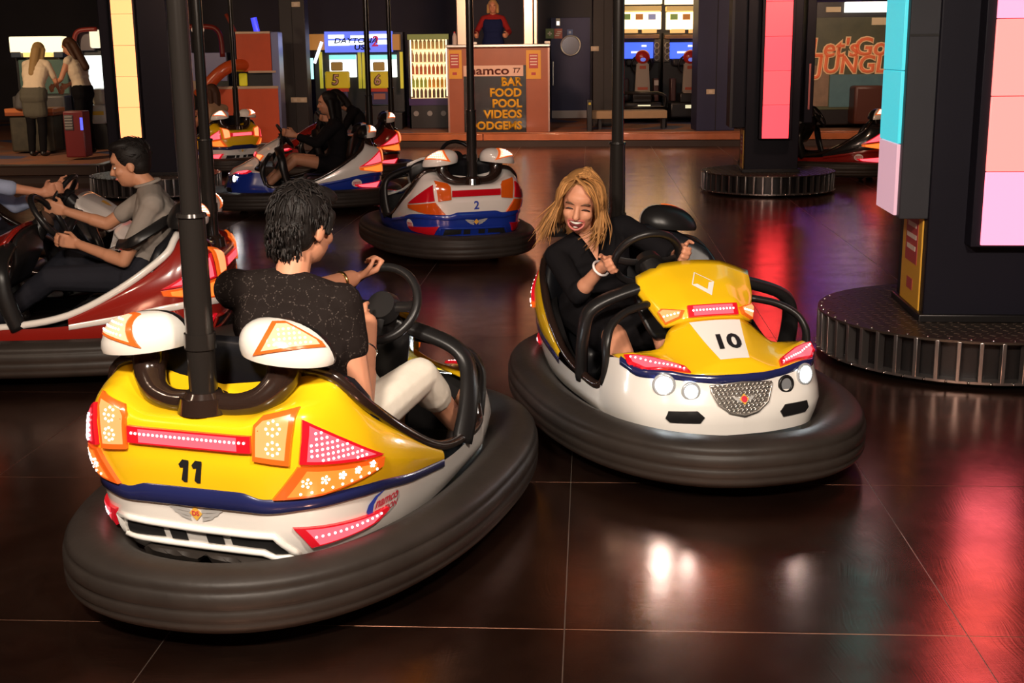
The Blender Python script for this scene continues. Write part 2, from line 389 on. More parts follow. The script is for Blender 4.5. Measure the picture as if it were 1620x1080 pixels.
def fstripe_me():
    st = []
    for (x, y, z), (mx, my) in list(zip(LS, LMID))[11:]:
        o = Vector((x, y*1.6, 0)).normalized()*.006
        st.append([(x-o.x*.5, y-o.y*.5, z-.026), (x+o.x, y+o.y, z-.022), (x+o.x, y+o.y, z+.006), (x-o.x*.5, y-o.y*.5, z+.010)])
    cols = [pchip(s, 1) for s in st]; rows = []
    for r_ in range(4):
        half = [tuple(p) for p in pchip([c[r_] for c in cols], 5)]
        rows.append(half+[(x, -y, z) for x, y, z in half[-2::-1]])
    vs, fs = grid(rows); return meshof('front_stripe', vs, fs)
def sym_poly(name, V, F, crease=.55, lv=2, thick=.02):
    """half cage (y>=0) mirrored over y=0, subdivided with soft creases"""
    idx = {}; vs = []; 
    def add(p):
        k = tuple(round(c, 5) for c in p)
        if k not in idx: idx[k] = len(vs); vs.append(p)
        return idx[k]
    fs = []
    for f in F:
        fs.append([add(V[i]) for i in f]); fs.append([add((V[i][0], -V[i][1], V[i][2])) for i in f][::-1])
    me = bpy.data.meshes.new('t'); me.from_pydata(vs, [], fs)
    bm = bmesh.new(); bm.from_mesh(me); bpy.data.meshes.remove(me)
    bmesh.ops.recalc_face_normals(bm, faces=bm.faces)
    cl = bm.edges.layers.float.get('crease_edge') or bm.edges.layers.float.new('crease_edge')
    for e in bm.edges: e[cl] = 1. if e.is_boundary else (0. if all(abs(v.co.y) < 1e-4 for v in e.verts) else crease)
    me = bpy.data.meshes.new('t'); bm.to_mesh(me); bm.free()
    o = bpy.data.objects.new('t', me); COL.objects.link(o)
    if thick: s = o.modifiers.new('th', 'SOLIDIFY'); s.thickness = thick; s.offset = -1
    s = o.modifiers.new('s', 'SUBSURF'); s.levels = lv; s.render_levels = lv
    bpy.context.view_layer.update()
    out = bpy.data.meshes.new_from_object(o.evaluated_get(bpy.context.evaluated_depsgraph_get())); out.name = name
    bpy.data.objects.remove(o); bpy.data.meshes.remove(me); out.materials.clear()
    out.polygons.foreach_set('use_smooth', [True]*len(out.polygons)); return out
BV = {'A0': (.455, 0, .56), 'A1': (.448, .115, .555), 'A2': (.40, .185, .515), 'B0': (.58, 0, .49), 'B1': (.575, .09, .485), 'B2': (.505, .225, .455), 'B3': (.405, .415, .428),
      'C0': (.68, 0, .442), 'C1': (.68, .06, .44), 'C2': (.612, .2, .425), 'C3': (.515, .36, .458), 'D0': (.735, 0, .39), 'D1': (.703, .17, .392), 'D2': (.668, .285, .41), 'D3': (.605, .36, .405), 'D4': (.50, .408, .434)}
BF = ['A0 A1 B1 B0', 'A1 A2 B2 B1', 'B0 B1 C1 C0', 'B1 B2 C2 C1', 'B2 B3 C3 C2', 'C0 C1 D1 D0', 'C1 C2 D1', 'C2 D2 D1', 'C2 C3 D3 D2', 'B3 D4 C3', 'C3 D4 D3']
def bonnet_me(): return sym_poly('bonnet', BV, [s.split() for s in BF])
CV = {'a0': (.19, 0, .755), 'a1': (.195, .13, .745), 'a2': (.215, .25, .70), 'b0': (.32, 0, .69), 'b1': (.32, .12, .682), 'b2': (.325, .222, .62), 'c0': (.425, 0, .618), 'c1': (.425, .112, .61), 'c2': (.385, .19, .565),
      'd0': (.458, 0, .558), 'd1': (.452, .118, .553), 'd2': (.40, .19, .513), 'e2': (.25, .252, .63)}
CF = ['a0 a1 b1 b0', 'a1 a2 b2 b1', 'b0 b1 c1 c0', 'b1 b2 c2 c1', 'c0 c1 d1 d0', 'c1 c2 d2 d1', 'a2 e2 b2', 'b2 e2 d2 c2']
def cowl_me(): return sym_poly('cowl', CV, [s.split() for s in CF])
def dash_me():
    V = {'a0': (.178, 0, .735), 'a1': (.183, .13, .726), 'a2': (.20, .245, .685), 'b0': (.16, 0, .60), 'b1': (.165, .13, .60), 'b2': (.20, .235, .58), 'c0': (.26, 0, .44), 'c1': (.26, .13, .44), 'c2': (.27, .19, .44)}
    return sym_poly('dashboard', V, [s.split() for s in ('a0 a1 b1 b0', 'a1 a2 b2 b1', 'b0 b1 c1 c0', 'b1 b2 c2 c1')], thick=.02)
def tub_me():
    top = [(-.62, .39, .56), (-.38, .438, .44), (-.12, .448, .315), (.15, .44, .262), (.345, .43, .262), (.40, .41, .40), (.50, .39, .42)]
    rows = [[], [], []]
    half = [tuple(p) for p in pchip(top, 4)]
    bm = bmesh.new()
    for s in (1, -1):
        r0 = [bm.verts.new((x, s*y, z)) for x, y, z in half]; r1 = [bm.verts.new((x, s*(y-.035), z-.004)) for x, y, z in half]; r2 = [bm.verts.new((x, s*(y-.05), .19)) for x, y, z in half]
        for a, b in ((r0, r1), (r1, r2)):
            for k in range(len(a)-1): bm.faces.new((a[k], a[k+1], b[k+1], b[k]))
    fl = [bm.verts.new((x, s*y, .19)) for x, y, s in [(-.62, .34, 1), (-.12, .40, 1), (.35, .38, 1), (.55, .30, 1), (.66, .16, 1), (.66, .16, -1), (.55, .30, -1), (.35, .38, -1), (-.12, .40, -1), (-.62, .34, -1)]]
    bm.faces.new(fl)
    ff = [bm.verts.new((x, y, z)) for x, y, z in ((.50, -.37, .19), (.50, .37, .19), (.52, .36, .41), (.52, -.36, .41))]; bm.faces.new(ff)
    return bm_mesh('cockpit_tub', bm, True, 30)
def trim_me(s):
    path = [(-.655, .24, .715), (-.655, .31, .712), (-.648, .365, .69), (-.60, .42, .615), (-.38, .458, .462), (-.12, .462, .336), (.15, .452, .285), (.33, .44, .282), (.372, .425, .33), (.395, .415, .415)]
    return tubeme('cockpit_trim', catmull([(x, s*y, z) for x, y, z in path], 5), .019, seg=8)
def seat_me():
    rows_f, rows_b = [], []; ys = np.linspace(-.44, .44, 33); vs = []; 
    def top(y): a = abs(y); return .775-.15*max(0, (a-.15)/.29)**1.3-.10*max(0, (a-.38)/.06)**2
    F = []; B = []
    for t in np.linspace(0, 1, 12):
        rf, rb = [], []
        for y in ys:
            a = abs(y); zt = top(y); z = .30+(zt-.30)*t
            bucket = .022*math.cos((a-.2)/.2*math.pi/2)**2 if a < .4 else 0
            xf = -.50-.10*t-bucket+.16*max(0, (a-.26)/.18)**2*(1-.45*t)
            rf.append((xf, y, z)); rb.append((xf-.05-.02*(1-t), y, z))
        F.append(rf); B.append(rb)
    # padded top edge
    topr = [((f[0]+b[0])/2, f[1], f[2]+.018) for f, b in zip(F[-1], B[-1])]
    vs, fs = grid(F+[topr]+B[::-1]); return meshof('backrest', vs, fs)
def cushion_me():
    bm = bmesh.new()
    for s in (-1, 1): box(bm, (-.30, s*.195, .265), (.46, .36, .15), bev=.04)
    return bm_mesh('seat_cushion', bm, True, 60)
def hoop_me(s, k):
    if k == 0: P = [(.22, .20, .66), (.215, .31, .63), (.21, .40, .595), (.20, .447, .55), (.19, .462, .47), (.165, .462, .37), (.13, .452, .27)]
    else: P = [(.30, .22, .60), (.33, .33, .575), (.37, .405, .53), (.40, .432, .47), (.40, .432, .40), (.37, .43, .30)]
    bm = bmesh.new(); tube(bm, catmull([(x, s*y, z) for x, y, z in P], 5), .044 if k == 0 else .026, seg=10, flat=.6, upv=(0, s*.6, .8)); return bm_mesh('side_hoop', bm)
WHC = Vector((.115, -.165, .755)); WHN = Vector((-.83, 0, .56)).normalized()
def wheel_basis():
    u = Vector((0, -1, 0)); v = WHN.cross(u).normalized(); return u, v
def rim_me():
    u, v = wheel_basis(); return_path = [WHC+u*(.138*math.cos(t))+v*(.138*math.sin(t)) for t in np.linspace(0, 2*math.pi, 41)[:-1]]
    bm = bmesh.new(); tube(bm, return_path, .0165, seg=10, upv=WHN, closed=True); return bm_mesh('steering_rim', bm)
def hub_me():
    u, v = wheel_basis(); bm = bmesh.new(); c = WHC-WHN*.025
    cyl(bm, c-WHN*.02, c+WHN*.02, .062, .05, 20)
    for a in (0, 180, 270): 
        d = u*math.cos(R(a))+v*math.sin(R(a)); tube(bm, [c+d*.03, c+d*.09+WHN*.008, WHC+d*.135], .02, seg=8, flat=.4, upv=WHN)
    return bm_mesh('steering_hub', bm, True, 40)
def column_me():
    bm = bmesh.new(); cyl(bm, WHC-WHN*.03, WHC-WHN*.03+Vector((.075, .03, -.10)), .045, .06, 16); return bm_mesh('steering_column', bm, True, 40)
def pod_me(s, front):
    # half-egg: flat bottom, rear half white, front half black
    bm = bmesh.new(); rows = []; nt, nz = 25, 9
    for i in range(nz):
        ph = math.pi/2*i/(nz-1); row = []
        for k in range(nt):
            t = math.pi/2+math.pi*k/(nt-1) if not front else -math.pi/2+math.pi*k/(nt-1)
            w = .138*math.cos(t-math.pi/2)*(1 if True else 1)
            x = math.cos(t)*(.115 if not front else .095); y = math.sin(t)*.138
            # outer tip is more pointed than the inner end
            q = y*s
            sh = 1+(.12 if q > 0 else -.05)
            row.append((-.69+x*math.cos(ph)**.8-.012*math.sin(ph), s*.222+y*sh*math.cos(ph)**.85-s*.01*math.sin(ph), .775+.015*(q/.138)*-1*math.cos(ph)+.098*math.sin(ph)))
        rows.append(row)
    base = [(p[0]*.97-.69*.03, p[1]*.97+s*.222*.03, p[2]-.014) for p in rows[0]]
    base2 = [(-.69, s*.222, .765)]*nt
    vs, fs = grid([base2, base]+rows); me = meshof('pod', vs, fs)
    bm.from_mesh(me); bmesh.ops.remove_doubles(bm, verts=bm.verts, dist=1e-5); return bm_mesh('pod_shell', bm, True, 55)
def stalk_me(s):
    P = [(-.69, s*.222, .785), (-.695, s*.222, .74), (-.715, s*.215, .69), (-.75, s*.175, .645), (-.77, s*.11, .628), (-.775, s*.05, .628), (-.775, 0, .628)]
    C = catmull(P, 4); rad = [.062-.027*min(1, i/(len(C)*.62)) for i in range(len(C))]
    return tubeme('stalk', C, rad, seg=12)
def ring_me():
    bm = bmesh.new(); cyl(bm, (-.775, 0, .605), (-.775, 0, .65), .078, .07, 24); cyl(bm, (-.775, 0, .65), (-.775, 0, .665), .06, .05, 24); return bm_mesh('pole_socket', bm, True, 40)
def sleeve_me():
    bm = bmesh.new(); cyl(bm, (-.775, 0, .63), (-.775, 0, 1.17), .041, .037, 24); cyl(bm, (-.775, 0, .79), (-.775, 0, .835), .0455, .0445, 24); cyl(bm, (-.775, 0, 1.165), (-.775, 0, 1.175), .043, .040, 24); return bm_mesh('pole_sleeve', bm, True, 40)
def pole_me():
    bm = bmesh.new(); cyl(bm, (-.775, 0, 1.1), (-.775, 0, 3.3), .029, .027, 20); return bm_mesh('pole', bm, True, 40)
def contact_me():
    bm = bmesh.new(); cyl(bm, (-.775, 0, 3.28), (-.775, 0, 3.345), .07, .09, 16); return bm_mesh('contact_shoe', bm, True, 40)
def chassis_me():
    n = 48; bm = bmesh.new()
    a = [bm.verts.new((*sup(A_-.2, B_-.2, N_, 2*math.pi*k/n), .135)) for k in range(n)]; b = [bm.verts.new((*sup(A_-.24, B_-.24, N_, 2*math.pi*k/n), .06)) for k in range(n)]
    bm.faces.new(a); bm.faces.new(b[::-1])
    for k in range(n): bm.faces.new((a[k], a[(k+1) % n], b[(k+1) % n], b[k]))
    return bm_mesh('chassis', bm, True, 40)
def wheels_me(x, y):
    bm = bmesh.new(); cyl(bm, (x, y-.02, .05), (x, y+.02, .05), .05, .05, 20); return bm_mesh('caster', bm, True, 40)
def cached(key, fn):
    if key not in CACHE: CACHE[key] = fn()
    return CACHE[key]
def bvh_of(*mes):
    vs, fs = [], []
    for me in mes:
        o = len(vs); vs += [v.co.copy() for v in me.vertices]; fs += [[i+o for i in p.vertices] for p in me.polygons]
    return BVHTree.FromPolygons(vs, fs)
def FR(s): return Frame((0, 0, 0), (-.7071, s*.7071, 0), (-s*.7071, -.7071, 0))
REAR = Frame((0, 0, 0), (-1, 0, 0), (0, -1, 0))        # u = -y (right of the picture when seen from behind), v = up
def shrink(poly, k):
    cx = sum(p[0] for p in poly)/len(poly); cy = sum(p[1] for p in poly)/len(poly)
    return [(cx+(x-cx)*k, cy+(y-cy)*k) for x, y in poly]
def inpoly(x, y, P):
    c = False
    for i in range(len(P)):
        x1, y1 = P[i]; x2, y2 = P[i-1]
        if (y1 > y) != (y2 > y) and x < (x2-x1)*(y-y1)/(y2-y1)+x1: c = not c
    return c
def dots_me(pts, fr, bvh, h, r=.0042):
    bm = bmesh.new()
    for a, b in pts:
        p = drop(fr, a, b, bvh, h); p2 = drop(fr, a, b, bvh, h+.002)
        cyl(bm, p, p2, r, r*.7, 7)
    return bm_mesh('led_dots', bm, True, 40)
def griddots(poly, step, k=.72):
    q = shrink(poly, k); xs = [p[0] for p in q]; ys = [p[1] for p in q]; out = []
    y = min(ys)+step/2
    while y < max(ys):
        x = min(xs)+step/2
        while x < max(xs):
            if inpoly(x, y, q): out.append((x, y))
            x += step
        y += step
    return out
def ringdots(c, r, n): return [c]+[(c[0]+r*math.cos(2*math.pi*k/n), c[1]+r*math.sin(2*math.pi*k/n)) for k in range(n)]
def linedots(a, b, n): return [(a[0]+(b[0]-a[0])*k/(n-1), a[1]+(b[1]-a[1])*k/(n-1)) for k in range(n)]
# tail lenses, polygons in (u, v) of their frame
def flipu(P): return [(-x, y) for x, y in P][::-1]
L_or = [(.203, .502), (.302, .49), (.318, .645), (.225, .622), (.205, .60)]
L_bar = [(-.197, .523), (.197, .523), (.197, .572), (-.197, .572)]
L_tri = [(-.362, .494), (-.085, .458), (-.345, .618)]
L_low = [(-.43, .388), (-.30, .392), (-.09, .425), (-.083, .45), (-.366, .484)]
L_str = [(-.378, .296), (-.362, .276), (-.325, .226), (-.10, .245), (-.055, .265), (-.06, .275)]
def lens_parts():
    """-> list of (name, key, frame, bvh, poly, colour, dots)"""
    out = []
    for s in (1, -1):
        fl = (lambda P: [(-x, y) for x, y in P][::-1]) if s > 0 else (lambda P: P)
        fr = FR(s)
        yz = (lambda P: [(-s*x, y) for x, y in P][::(1 if s < 0 else -1)])
        o = yz(L_or); sg = -s
        out.append(('tail_lamp', 'or%d' % s, REAR, o, 'orange', ringdots((sg*.262, .595), .018, 8)+ringdots((sg*.262, .54), .018, 8)))
        t = fl(L_tri); sx = s
        d = griddots(t, .0155, .74)
        out.append(('tail_lamp', 'tri%d' % s, fr, t, 'red', d))
        l = fl(L_low); d = []
        for q in range(5): d += ringdots((-s*(-.345+q*.052), .437+q*.003), .0115-.0012*q, 5)
        d += [(-s*(-.36+.03*k), .405+.0028*k) for k in range(9)]
        out.append(('tail_lamp', 'low%d' % s, fr, l, 'amber', d))
        st = fl(L_str)
        out.append(('tail_lamp', 'str%d' % s, fr, st, 'red', [(-s*(-.315+.0185*k), .262+.0006*k) for k in range(13)]))
    out.append(('tail_lamp', 'bar', REAR, L_bar, 'red', [(x, .553) for x in np.linspace(-.18, .18, 26)]))
    return out
FRONT = Frame((0, 0, 0), (.88, 0, .47), (0, 1, 0))
def FRf(s): return Frame((0, 0, 0), (.62, s*.25, .74), (-.0, 1, 0))
TOPF = Frame((0, 0, 0), (.5, 0, .866), (0, 1, 0))     # on the bonnet: u = +y, v = n x u -> backwards-up
NOSE = Frame((0, 0, 0), (1, 0, .0), (0, 1, 0))
def proj_pts(pts3, fr):
    return [(Vector(p).dot(fr.u), Vector(p).dot(fr.v)) for p in pts3]
def ccw(P):
    a = sum(P[i-1][0]*P[i][1]-P[i][0]*P[i-1][1] for i in range(len(P))); return P if a > 0 else P[::-1]
def front_lenses():
    out = []
    for s in (1, -1):
        fr = Frame((0, 0, 0), (.62, s*.3, .72), (0, 1, 0)); q = lambda P: ccw(proj_pts([(x, s*y, z) for x, y, z in P], fr))
        P = q([(.685, .185, .40), (.655, .20, .425), (.58, .30, .45), (.51, .395, .445), (.55, .39, .42), (.615, .345, .40)])
        D = [proj_pts([(x, s*y, z)], fr)[0] for x, y, z in [tuple(np.array((.665, .205, .41))+(np.array((.61, .30, .425))-np.array((.665, .205, .41)))*k/7) for k in range(8)]+[tuple(np.array((.61, .30, .425))+(np.array((.54, .375, .44))-np.array((.61, .30, .425)))*k/5) for k in range(1, 6)]]
        out.append(('marker_lamp', 'fm%d' % s, fr, P, 'red', D))
        fa = Frame((0, 0, 0), (.70, s*.6, .4), (0, 1, 0)); qa = lambda P: ccw(proj_pts([(x, s*y, z) for x, y, z in P], fa))
        P = qa([(.448, .128, .600), (.44, .13, .565), (.402, .182, .53), (.365, .20, .575), (.375, .192, .59)])
        c = proj_pts([(.43, s*.14, .582)], fa)[0]; e = proj_pts([(.392, s*.183, .56)], fa)[0]
        out.append(('marker_lamp', 'fa%d' % s, fa, P, 'orange', linedots(c, e, 5)))
    P = ccw(proj_pts([(.425, -.105, .606), (.425, .105, .606), (.458, .105, .568), (.458, -.105, .568)], FRONT))
    a = proj_pts([(.44, -.085, .588)], FRONT)[0]; b = proj_pts([(.44, .085, .588)], FRONT)[0]
    out.append(('marker_lamp', 'ftop', FRONT, P, 'red', linedots(a, b, 13)))
    return out
LENSCOL = {'orange': ((.95, .15, .012), (1, .26, .10)), 'amber': ((.95, .13, .01), (1, .20, .03)), 'red': ((.75, .008, .02), (1, .095, .12)), 'pod': ((.95, .16, .02), (1, .44, .28))}
M_rub = mat('worn_black_rubber', (.024, .019, .016), .5, var=.5, vscale=6, bump=.12, bscale=26, spec=.28)
M_blk = mat('black_plastic', (.011, .010, .010), .34, bump=.03, bscale=300, spec=.35)
M_seat = mat('black_seat_vinyl', (.009, .009, .011), .36, bump=.05, bscale=200, spec=.35)
M_gloss = mat('dark_brown_gloss', (.022, .012, .009), .16, coat=.6)
M_polem = mat('dark_pole_paint', (.03, .025, .022), .2, .5)
M_pwhite = mat('pod_white', (.80, .76, .70), .2, coat=.6)
M_chas = mat('chassis_black', (.012, .011, .011), .6)
M_chrome = mat('chrome', (.75, .72, .68), .18, 1.)
M_hole = mat('dark_recess', (.008, .007, .007), .7)
M_deck = mat('decal_white', (.82, .79, .74), .3)
M_ink = mat('decal_black', (.012, .012, .014), .35)
M_silver = mat('decal_silver', (.55, .54, .52), .35, .3)
M_gold = mat('decal_gold', (.75, .42, .06), .35)
M_lred = mat('decal_red', (.60, .03, .06), .35)
M_lblue = mat('decal_blue', (.03, .06, .42), .35)
M_mesh = mat('grille_metal', (.62, .57, .52), .3, .9)
def paint(name, c): return mat('paint_'+name, c, .22, coat=.8, var=.05, vscale=3)
PAL = {'yellow': paint('yellow', (.86, .52, .008)), 'white': paint('white', (.80, .76, .71)), 'navy': paint('navy', (.014, .018, .085)), 'blue': paint('blue', (.012, .035, .30)), 'red': paint('red', (.26, .013, .008)), 'black': paint('black', (.015, .014, .015))}
def lens_mat(c, lit, part):
    a, b = LENSCOL[c]
    if not lit: return mat('lens_off_'+c, tuple(v*.75 for v in a), .12, coat=1.)
    if part == 'rim': return glow('lens_rim_'+c, a, .55, tuple(v*.5 for v in a))
    if part == 'panel': return glow('lens_panel_'+c, b, {'pod': 1.9, 'red': 2.0, 'orange': 1.9, 'amber': 1.5}[c], tuple(v*.6 for v in a))
    return glow('lens_dot_'+c, (1, .86, .80) if c != 'red' else (1, .80, .80), 4.0)
def dodgem(loc, heading, label, upper, lower, stripe, number=None, num_mat=None, lit=True, head=True, pods=True, full=True, hood=None, group=None, trim=None):
    T = thing('dodgem_car', label, 'bumper car', (*loc, 0), R(heading), group)
    U, Lw, St = PAL[upper], PAL[lower], PAL[stripe]
    P = lambda nm, key, fn, m, par=T, kind=None: ob(nm, cached(key, fn), m, par, kind=kind)
    P('chassis', 'chassis', chassis_me, M_chas)
    for q, (x, y) in enumerate(((-.55, .25), (-.55, -.25), (.6, 0))): P('caster', 'cast%d' % q, lambda: wheels_me(x, y), M_rub)
    P('bumper', 'bumper', bumper_me, M_rub)
    lo = P('lower_shell', 'lower', lower_me, Lw); up = P('upper_shell', 'upper', upper_me, U)
    bon = P('bonnet', 'bonnet', bonnet_me, PAL[hood or upper]); cow = P('cowl', 'cowl', cowl_me, PAL[hood or upper])
    P('stripe', 'stripe', stripe_me, St); P('front_stripe', 'fstripe', fstripe_me, St)
    P('dashboard', 'dash', dash_me, M_blk); P('cockpit_tub', 'tub', tub_me, M_blk)
    P('backrest', 'seatb', seat_me, M_seat); P('seat_cushion', 'cush', cushion_me, M_seat)
    for s in (1, -1):
        P('cockpit_trim', 'trim%d' % s, lambda: trim_me(s), trim or M_gloss)
        P('side_hoop', 'hoopa%d' % s, lambda: hoop_me(s, 0), M_blk); P('side_hoop', 'hoopb%d' % s, lambda: hoop_me(s, 1), M_blk)
    P('steering_column', 'scol', column_me, M_blk); wh = P('steering_wheel', 'srim', rim_me, M_blk); P('steering_hub', 'shub', hub_me, M_blk, wh)
    P('pole_socket', 'ring', ring_me, M_gloss); P('pole_sleeve', 'sleeve', sleeve_me, M_polem); P('pole', 'pole', pole_me, M_polem); P('contact_shoe', 'shoe', contact_me, M_blk)
    bv = cached('bvh', lambda: bvh_of(CACHE['upper'], CACHE['lower'])); fb = cached('fbvh', lambda: bvh_of(CACHE['lower'], CACHE['bonnet'], CACHE['cowl']))
    for s in (1, -1):
        pd = P('lamp_pod', 'podr%d' % s, lambda: pod_me(s, False), M_pwhite); P('pod_hood', 'podf%d' % s, lambda: pod_me(s, True), M_blk, pd); P('stalk', 'stalk%d' % s, lambda: stalk_me(s), M_gloss)
        pb = cached('pbvh%d' % s, lambda: bvh_of(CACHE['podr%d' % s])); fr = Frame((-.69, s*.222, .775), (-.80, s*.52, .30), (-s*.545, -.838, 0))
        poly = [(-.095, -.012), (.105, -.004), (.095, .012), (.0, .078), (-.035, .080)]; poly = ccw([(-s*x, y) for x, y in poly])
        ln = P('pod_lens', 'plens%d' % s, lambda: project('pod_lens', poly2(poly, .02, .007), fr, pb, .006, .006, .003), lens_mat('pod', pods, 'rim'), pd)
        if pods:
            P('led_panel', 'ppan%d' % s, lambda: project('led_panel', poly2(shrink(poly, .80), .02), fr, pb, .008), lens_mat('pod', True, 'panel'), pd)
            P('led_dots', 'pdot%d' % s, lambda: dots_me(griddots(poly, .014, .66), fr, pb, .009, .0035), lens_mat('pod', True, 'dot'), pd, 'stuff')
    def lenses(lst, b):
        for nm, key, fr, poly, c, dots in lst:
            l = P(nm, key, lambda: project(nm, poly2(poly, .03, .006), fr, b, .013, .008, .006), lens_mat(c, lit, 'rim'))
            if lit:
                P('led_panel', key+'p', lambda: project('led_panel', poly2(shrink(poly, .80), .03), fr, b, .0145), lens_mat(c, True, 'panel'), l)
                if full: P('led_dots', key+'d', lambda: dots_me(dots, fr, b, .0155), lens_mat(c, True, 'dot'), l, 'stuff')
    lenses(lens_parts(), bv)
    lenses(front_lenses(), fb)
    # rear vent frame with four dark openings, and rubber skirt
    Y = REAR
    for q, (a, b_) in enumerate(((-.235, -.12), (-.10, -.045), (.02, .075), (.10, .255))):
        pl = [(a, .225 if q not in (0, 3) else .232), (b_, .225), (b_, .262), (a, .262)]
        if q == 3: pl = [(a, .228), (.20, .224), (.225, .205), (.262, .205), (.232, .258), (a, .26)]
        if q == 0: pl = [(-.262, .222), (-.12, .23), (-.12, .264), (-.25, .268)]
        P('vent_opening', 'vent%d' % q, lambda: project('vent_opening', poly2(pl, .03), Y, bv, .003), M_hole, lo)
    def bars():
        bm = bmesh.new()
        for path in ([(-.285, .28), (0, .27), (.235, .268), (.285, .20)], [(-.285, .28), (-.28, .21), (-.2, .212), (.19, .208), (.225, .19), (.285, .20)]):
            pp = []
            for i in range(len(path)-1):
                for t in np.linspace(0, 1, 6)[:-1 if i < len(path)-2 else None]: pp.append(drop(Y, path[i][0]+(path[i+1][0]-path[i][0])*t, path[i][1]+(path[i+1][1]-path[i][1])*t, bv, .004))
            tube(bm, pp, .0095, seg=8, flat=1.0)
        return bm_mesh('vent_frame', bm)
    P('vent_frame', 'vbars', bars, Lw, lo)
    P('rubber_skirt', 'skirt', lambda: project('rubber_skirt', poly2([(-.20, .14), (.25, .135), (.24, .178), (.205, .190), (-.185, .196), (-.205, .185)], .04), Y, bv, .034, .03, .022), M_rub)
    # front: headlamps, grille, ducts
    for s in (1, -1):
        for q, (y, z, r_, on) in enumerate(((.29, .362, .034, True), (.195, .338, .026, s < 0))):
            fr = Frame((0, 0, 0), (1, s*(.42 if q == 0 else .2), .12), (0, 1, 0))
            def lampm():
                p = fb.ray_cast(Vector((1.5, s*y, z)), Vector((-1, 0, 0)))[0]; n = fr.n; bm = bmesh.new()
                cyl(bm, p-n*.03, p+n*.006, r_, r_, 24); return bm_mesh('headlamp', bm, True, 40)
            def bez():
                p = fb.ray_cast(Vector((1.5, s*y, z)), Vector((-1, 0, 0)))[0]; n = fr.n; u = n.cross(Vector((0, 0, 1))).normalized(); v = u.cross(n); bm = bmesh.new()
                tube(bm, [p+n*.004+(u*math.cos(t)+v*math.sin(t))*(r_+.004) for t in np.linspace(0, 2*math.pi, 25)[:-1]], .007, seg=8, closed=True, upv=n); return bm_mesh('headlamp_bezel', bm)
            hl = P('headlamp', 'hl%d%d' % (s, q), lampm, glow('headlamp_on', (.85, .95, 1.), 45., (.9, .9, .9)) if head and on else mat('headlamp_off', (.5, .52, .55), .1, .6))
            P('headlamp_bezel', 'hb%d%d' % (s, q), bez, mat('headlamp_bezel_grey', (.55, .58, .6), .2, .4) if q == 0 or s < 0 else M_blk, hl)
        pl = ccw([(s*.155, .245), (s*.17, .222), (s*.28, .225), (s*.295, .24), (s*.285, .268), (s*.18, .268)])
        P('air_duct', 'duct%d' % s, lambda: project('air_duct', poly2(pl, .03, .005), NOSE, fb, .004, .004, .006), M_blk)
    gp = [(-.125, .356), (-.12, .335), (-.10, .29), (-.055, .258), (0, .247), (.055, .258), (.10, .29), (.12, .335), (.125, .356), (0, .366)]; gp = ccw(gp)
    P('grille', 'grille', lambda: project('grille', poly2(gp, .03, .006), NOSE, fb, .008, .005, .004), mat('grille_backing', (.12, .11, .10), .5, .6), kind=None)
    if full:
        def hexes():
            bm = bmesh.new(); g2 = shrink(gp, .97)
            for r_ in range(9):
                for c_ in range(17):
                    x = -.135+c_*.0175+(r_ % 2)*.00875; z = .247+r_*.0152
                    if inpoly(x, z, g2):
                        p = drop(NOSE, x, z, fb, .009); n = NOSE.n; u, v = NOSE.u, NOSE.v
                        pts = [p+(u*math.cos(t)+v*math.sin(t))*.0078 for t in np.linspace(0, 2*math.pi, 7)[:-1]]
                        tube(bm, pts, .0026, seg=4, closed=True, upv=n)
            path = [drop(NOSE, *gp[i % len(gp)], fb, .008) for i in range(len(gp))]; tube(bm, path, .005, seg=8, closed=True, upv=NOSE.n)
            return bm_mesh('grille_mesh', bm)
        P('grille_mesh', 'hexes', hexes, M_mesh, T.children[0] if False else [c for c in T.children if c.name.startswith('grille')][0], 'stuff')
    # decals ----------------------------------------------------------------
    def flat(nm, key, bmf, fr, b, m, par, h=.003, kind=None): return P(nm, key, lambda: project(nm, bmf(), fr, b, h), m, par, kind)
    def wings(fr, cx, cz, k):
        bm = bmesh.new()
        for s in (1, -1):
            for q, (l, z0, w) in enumerate(((.062, .010, .007), (.052, .001, .007), (.040, -.008, .006))):
                pts = [(cx+s*.012*k, cz+(z0-.012*.2)*k), (cx+s*l*k, cz+(z0+.006)*k), (cx+s*(l-.008)*k, cz+(z0-w+.004)*k), (cx+s*.012*k, cz+(z0-w-.002)*k)]
                bm.faces.new([bm.verts.new((*p, 0)) for p in (pts if s < 0 else pts[::-1])])
        return bm
    flat('wing_emblem', 'wing', lambda: wings(REAR, 0, .322, 1.55), REAR, bv, M_silver, lo)
    flat('emblem_badge', 'wingd', lambda: poly2([(0, .299), (.021, .322), (0, .345), (-.021, .322)], .05), REAR, bv, M_gold, lo, .004)
    if full:
        flat('emblem_letters', 'wingt', lambda: shift(text2('DS', .02, .0006), 0, .322), REAR, bv, M_lred, lo, .0055)
        flat('grille_emblem', 'gw', lambda: wings(NOSE, 0, .306, .8), NOSE, fb, M_silver, lo, .013)
        flat('grille_diamond', 'gwg', lambda: poly2([(0, .286), (.019, .306), (0, .326), (-.019, .306)], .05), NOSE, fb, M_gold, lo, .0145)
        flat('grille_badge', 'gwd', lambda: poly2([(.012*math.cos(t), .306+.012*math.sin(t)) for t in np.linspace(0, 2*math.pi, 13)[:-1]], .05), NOSE, fb, M_lred, lo, .0155)
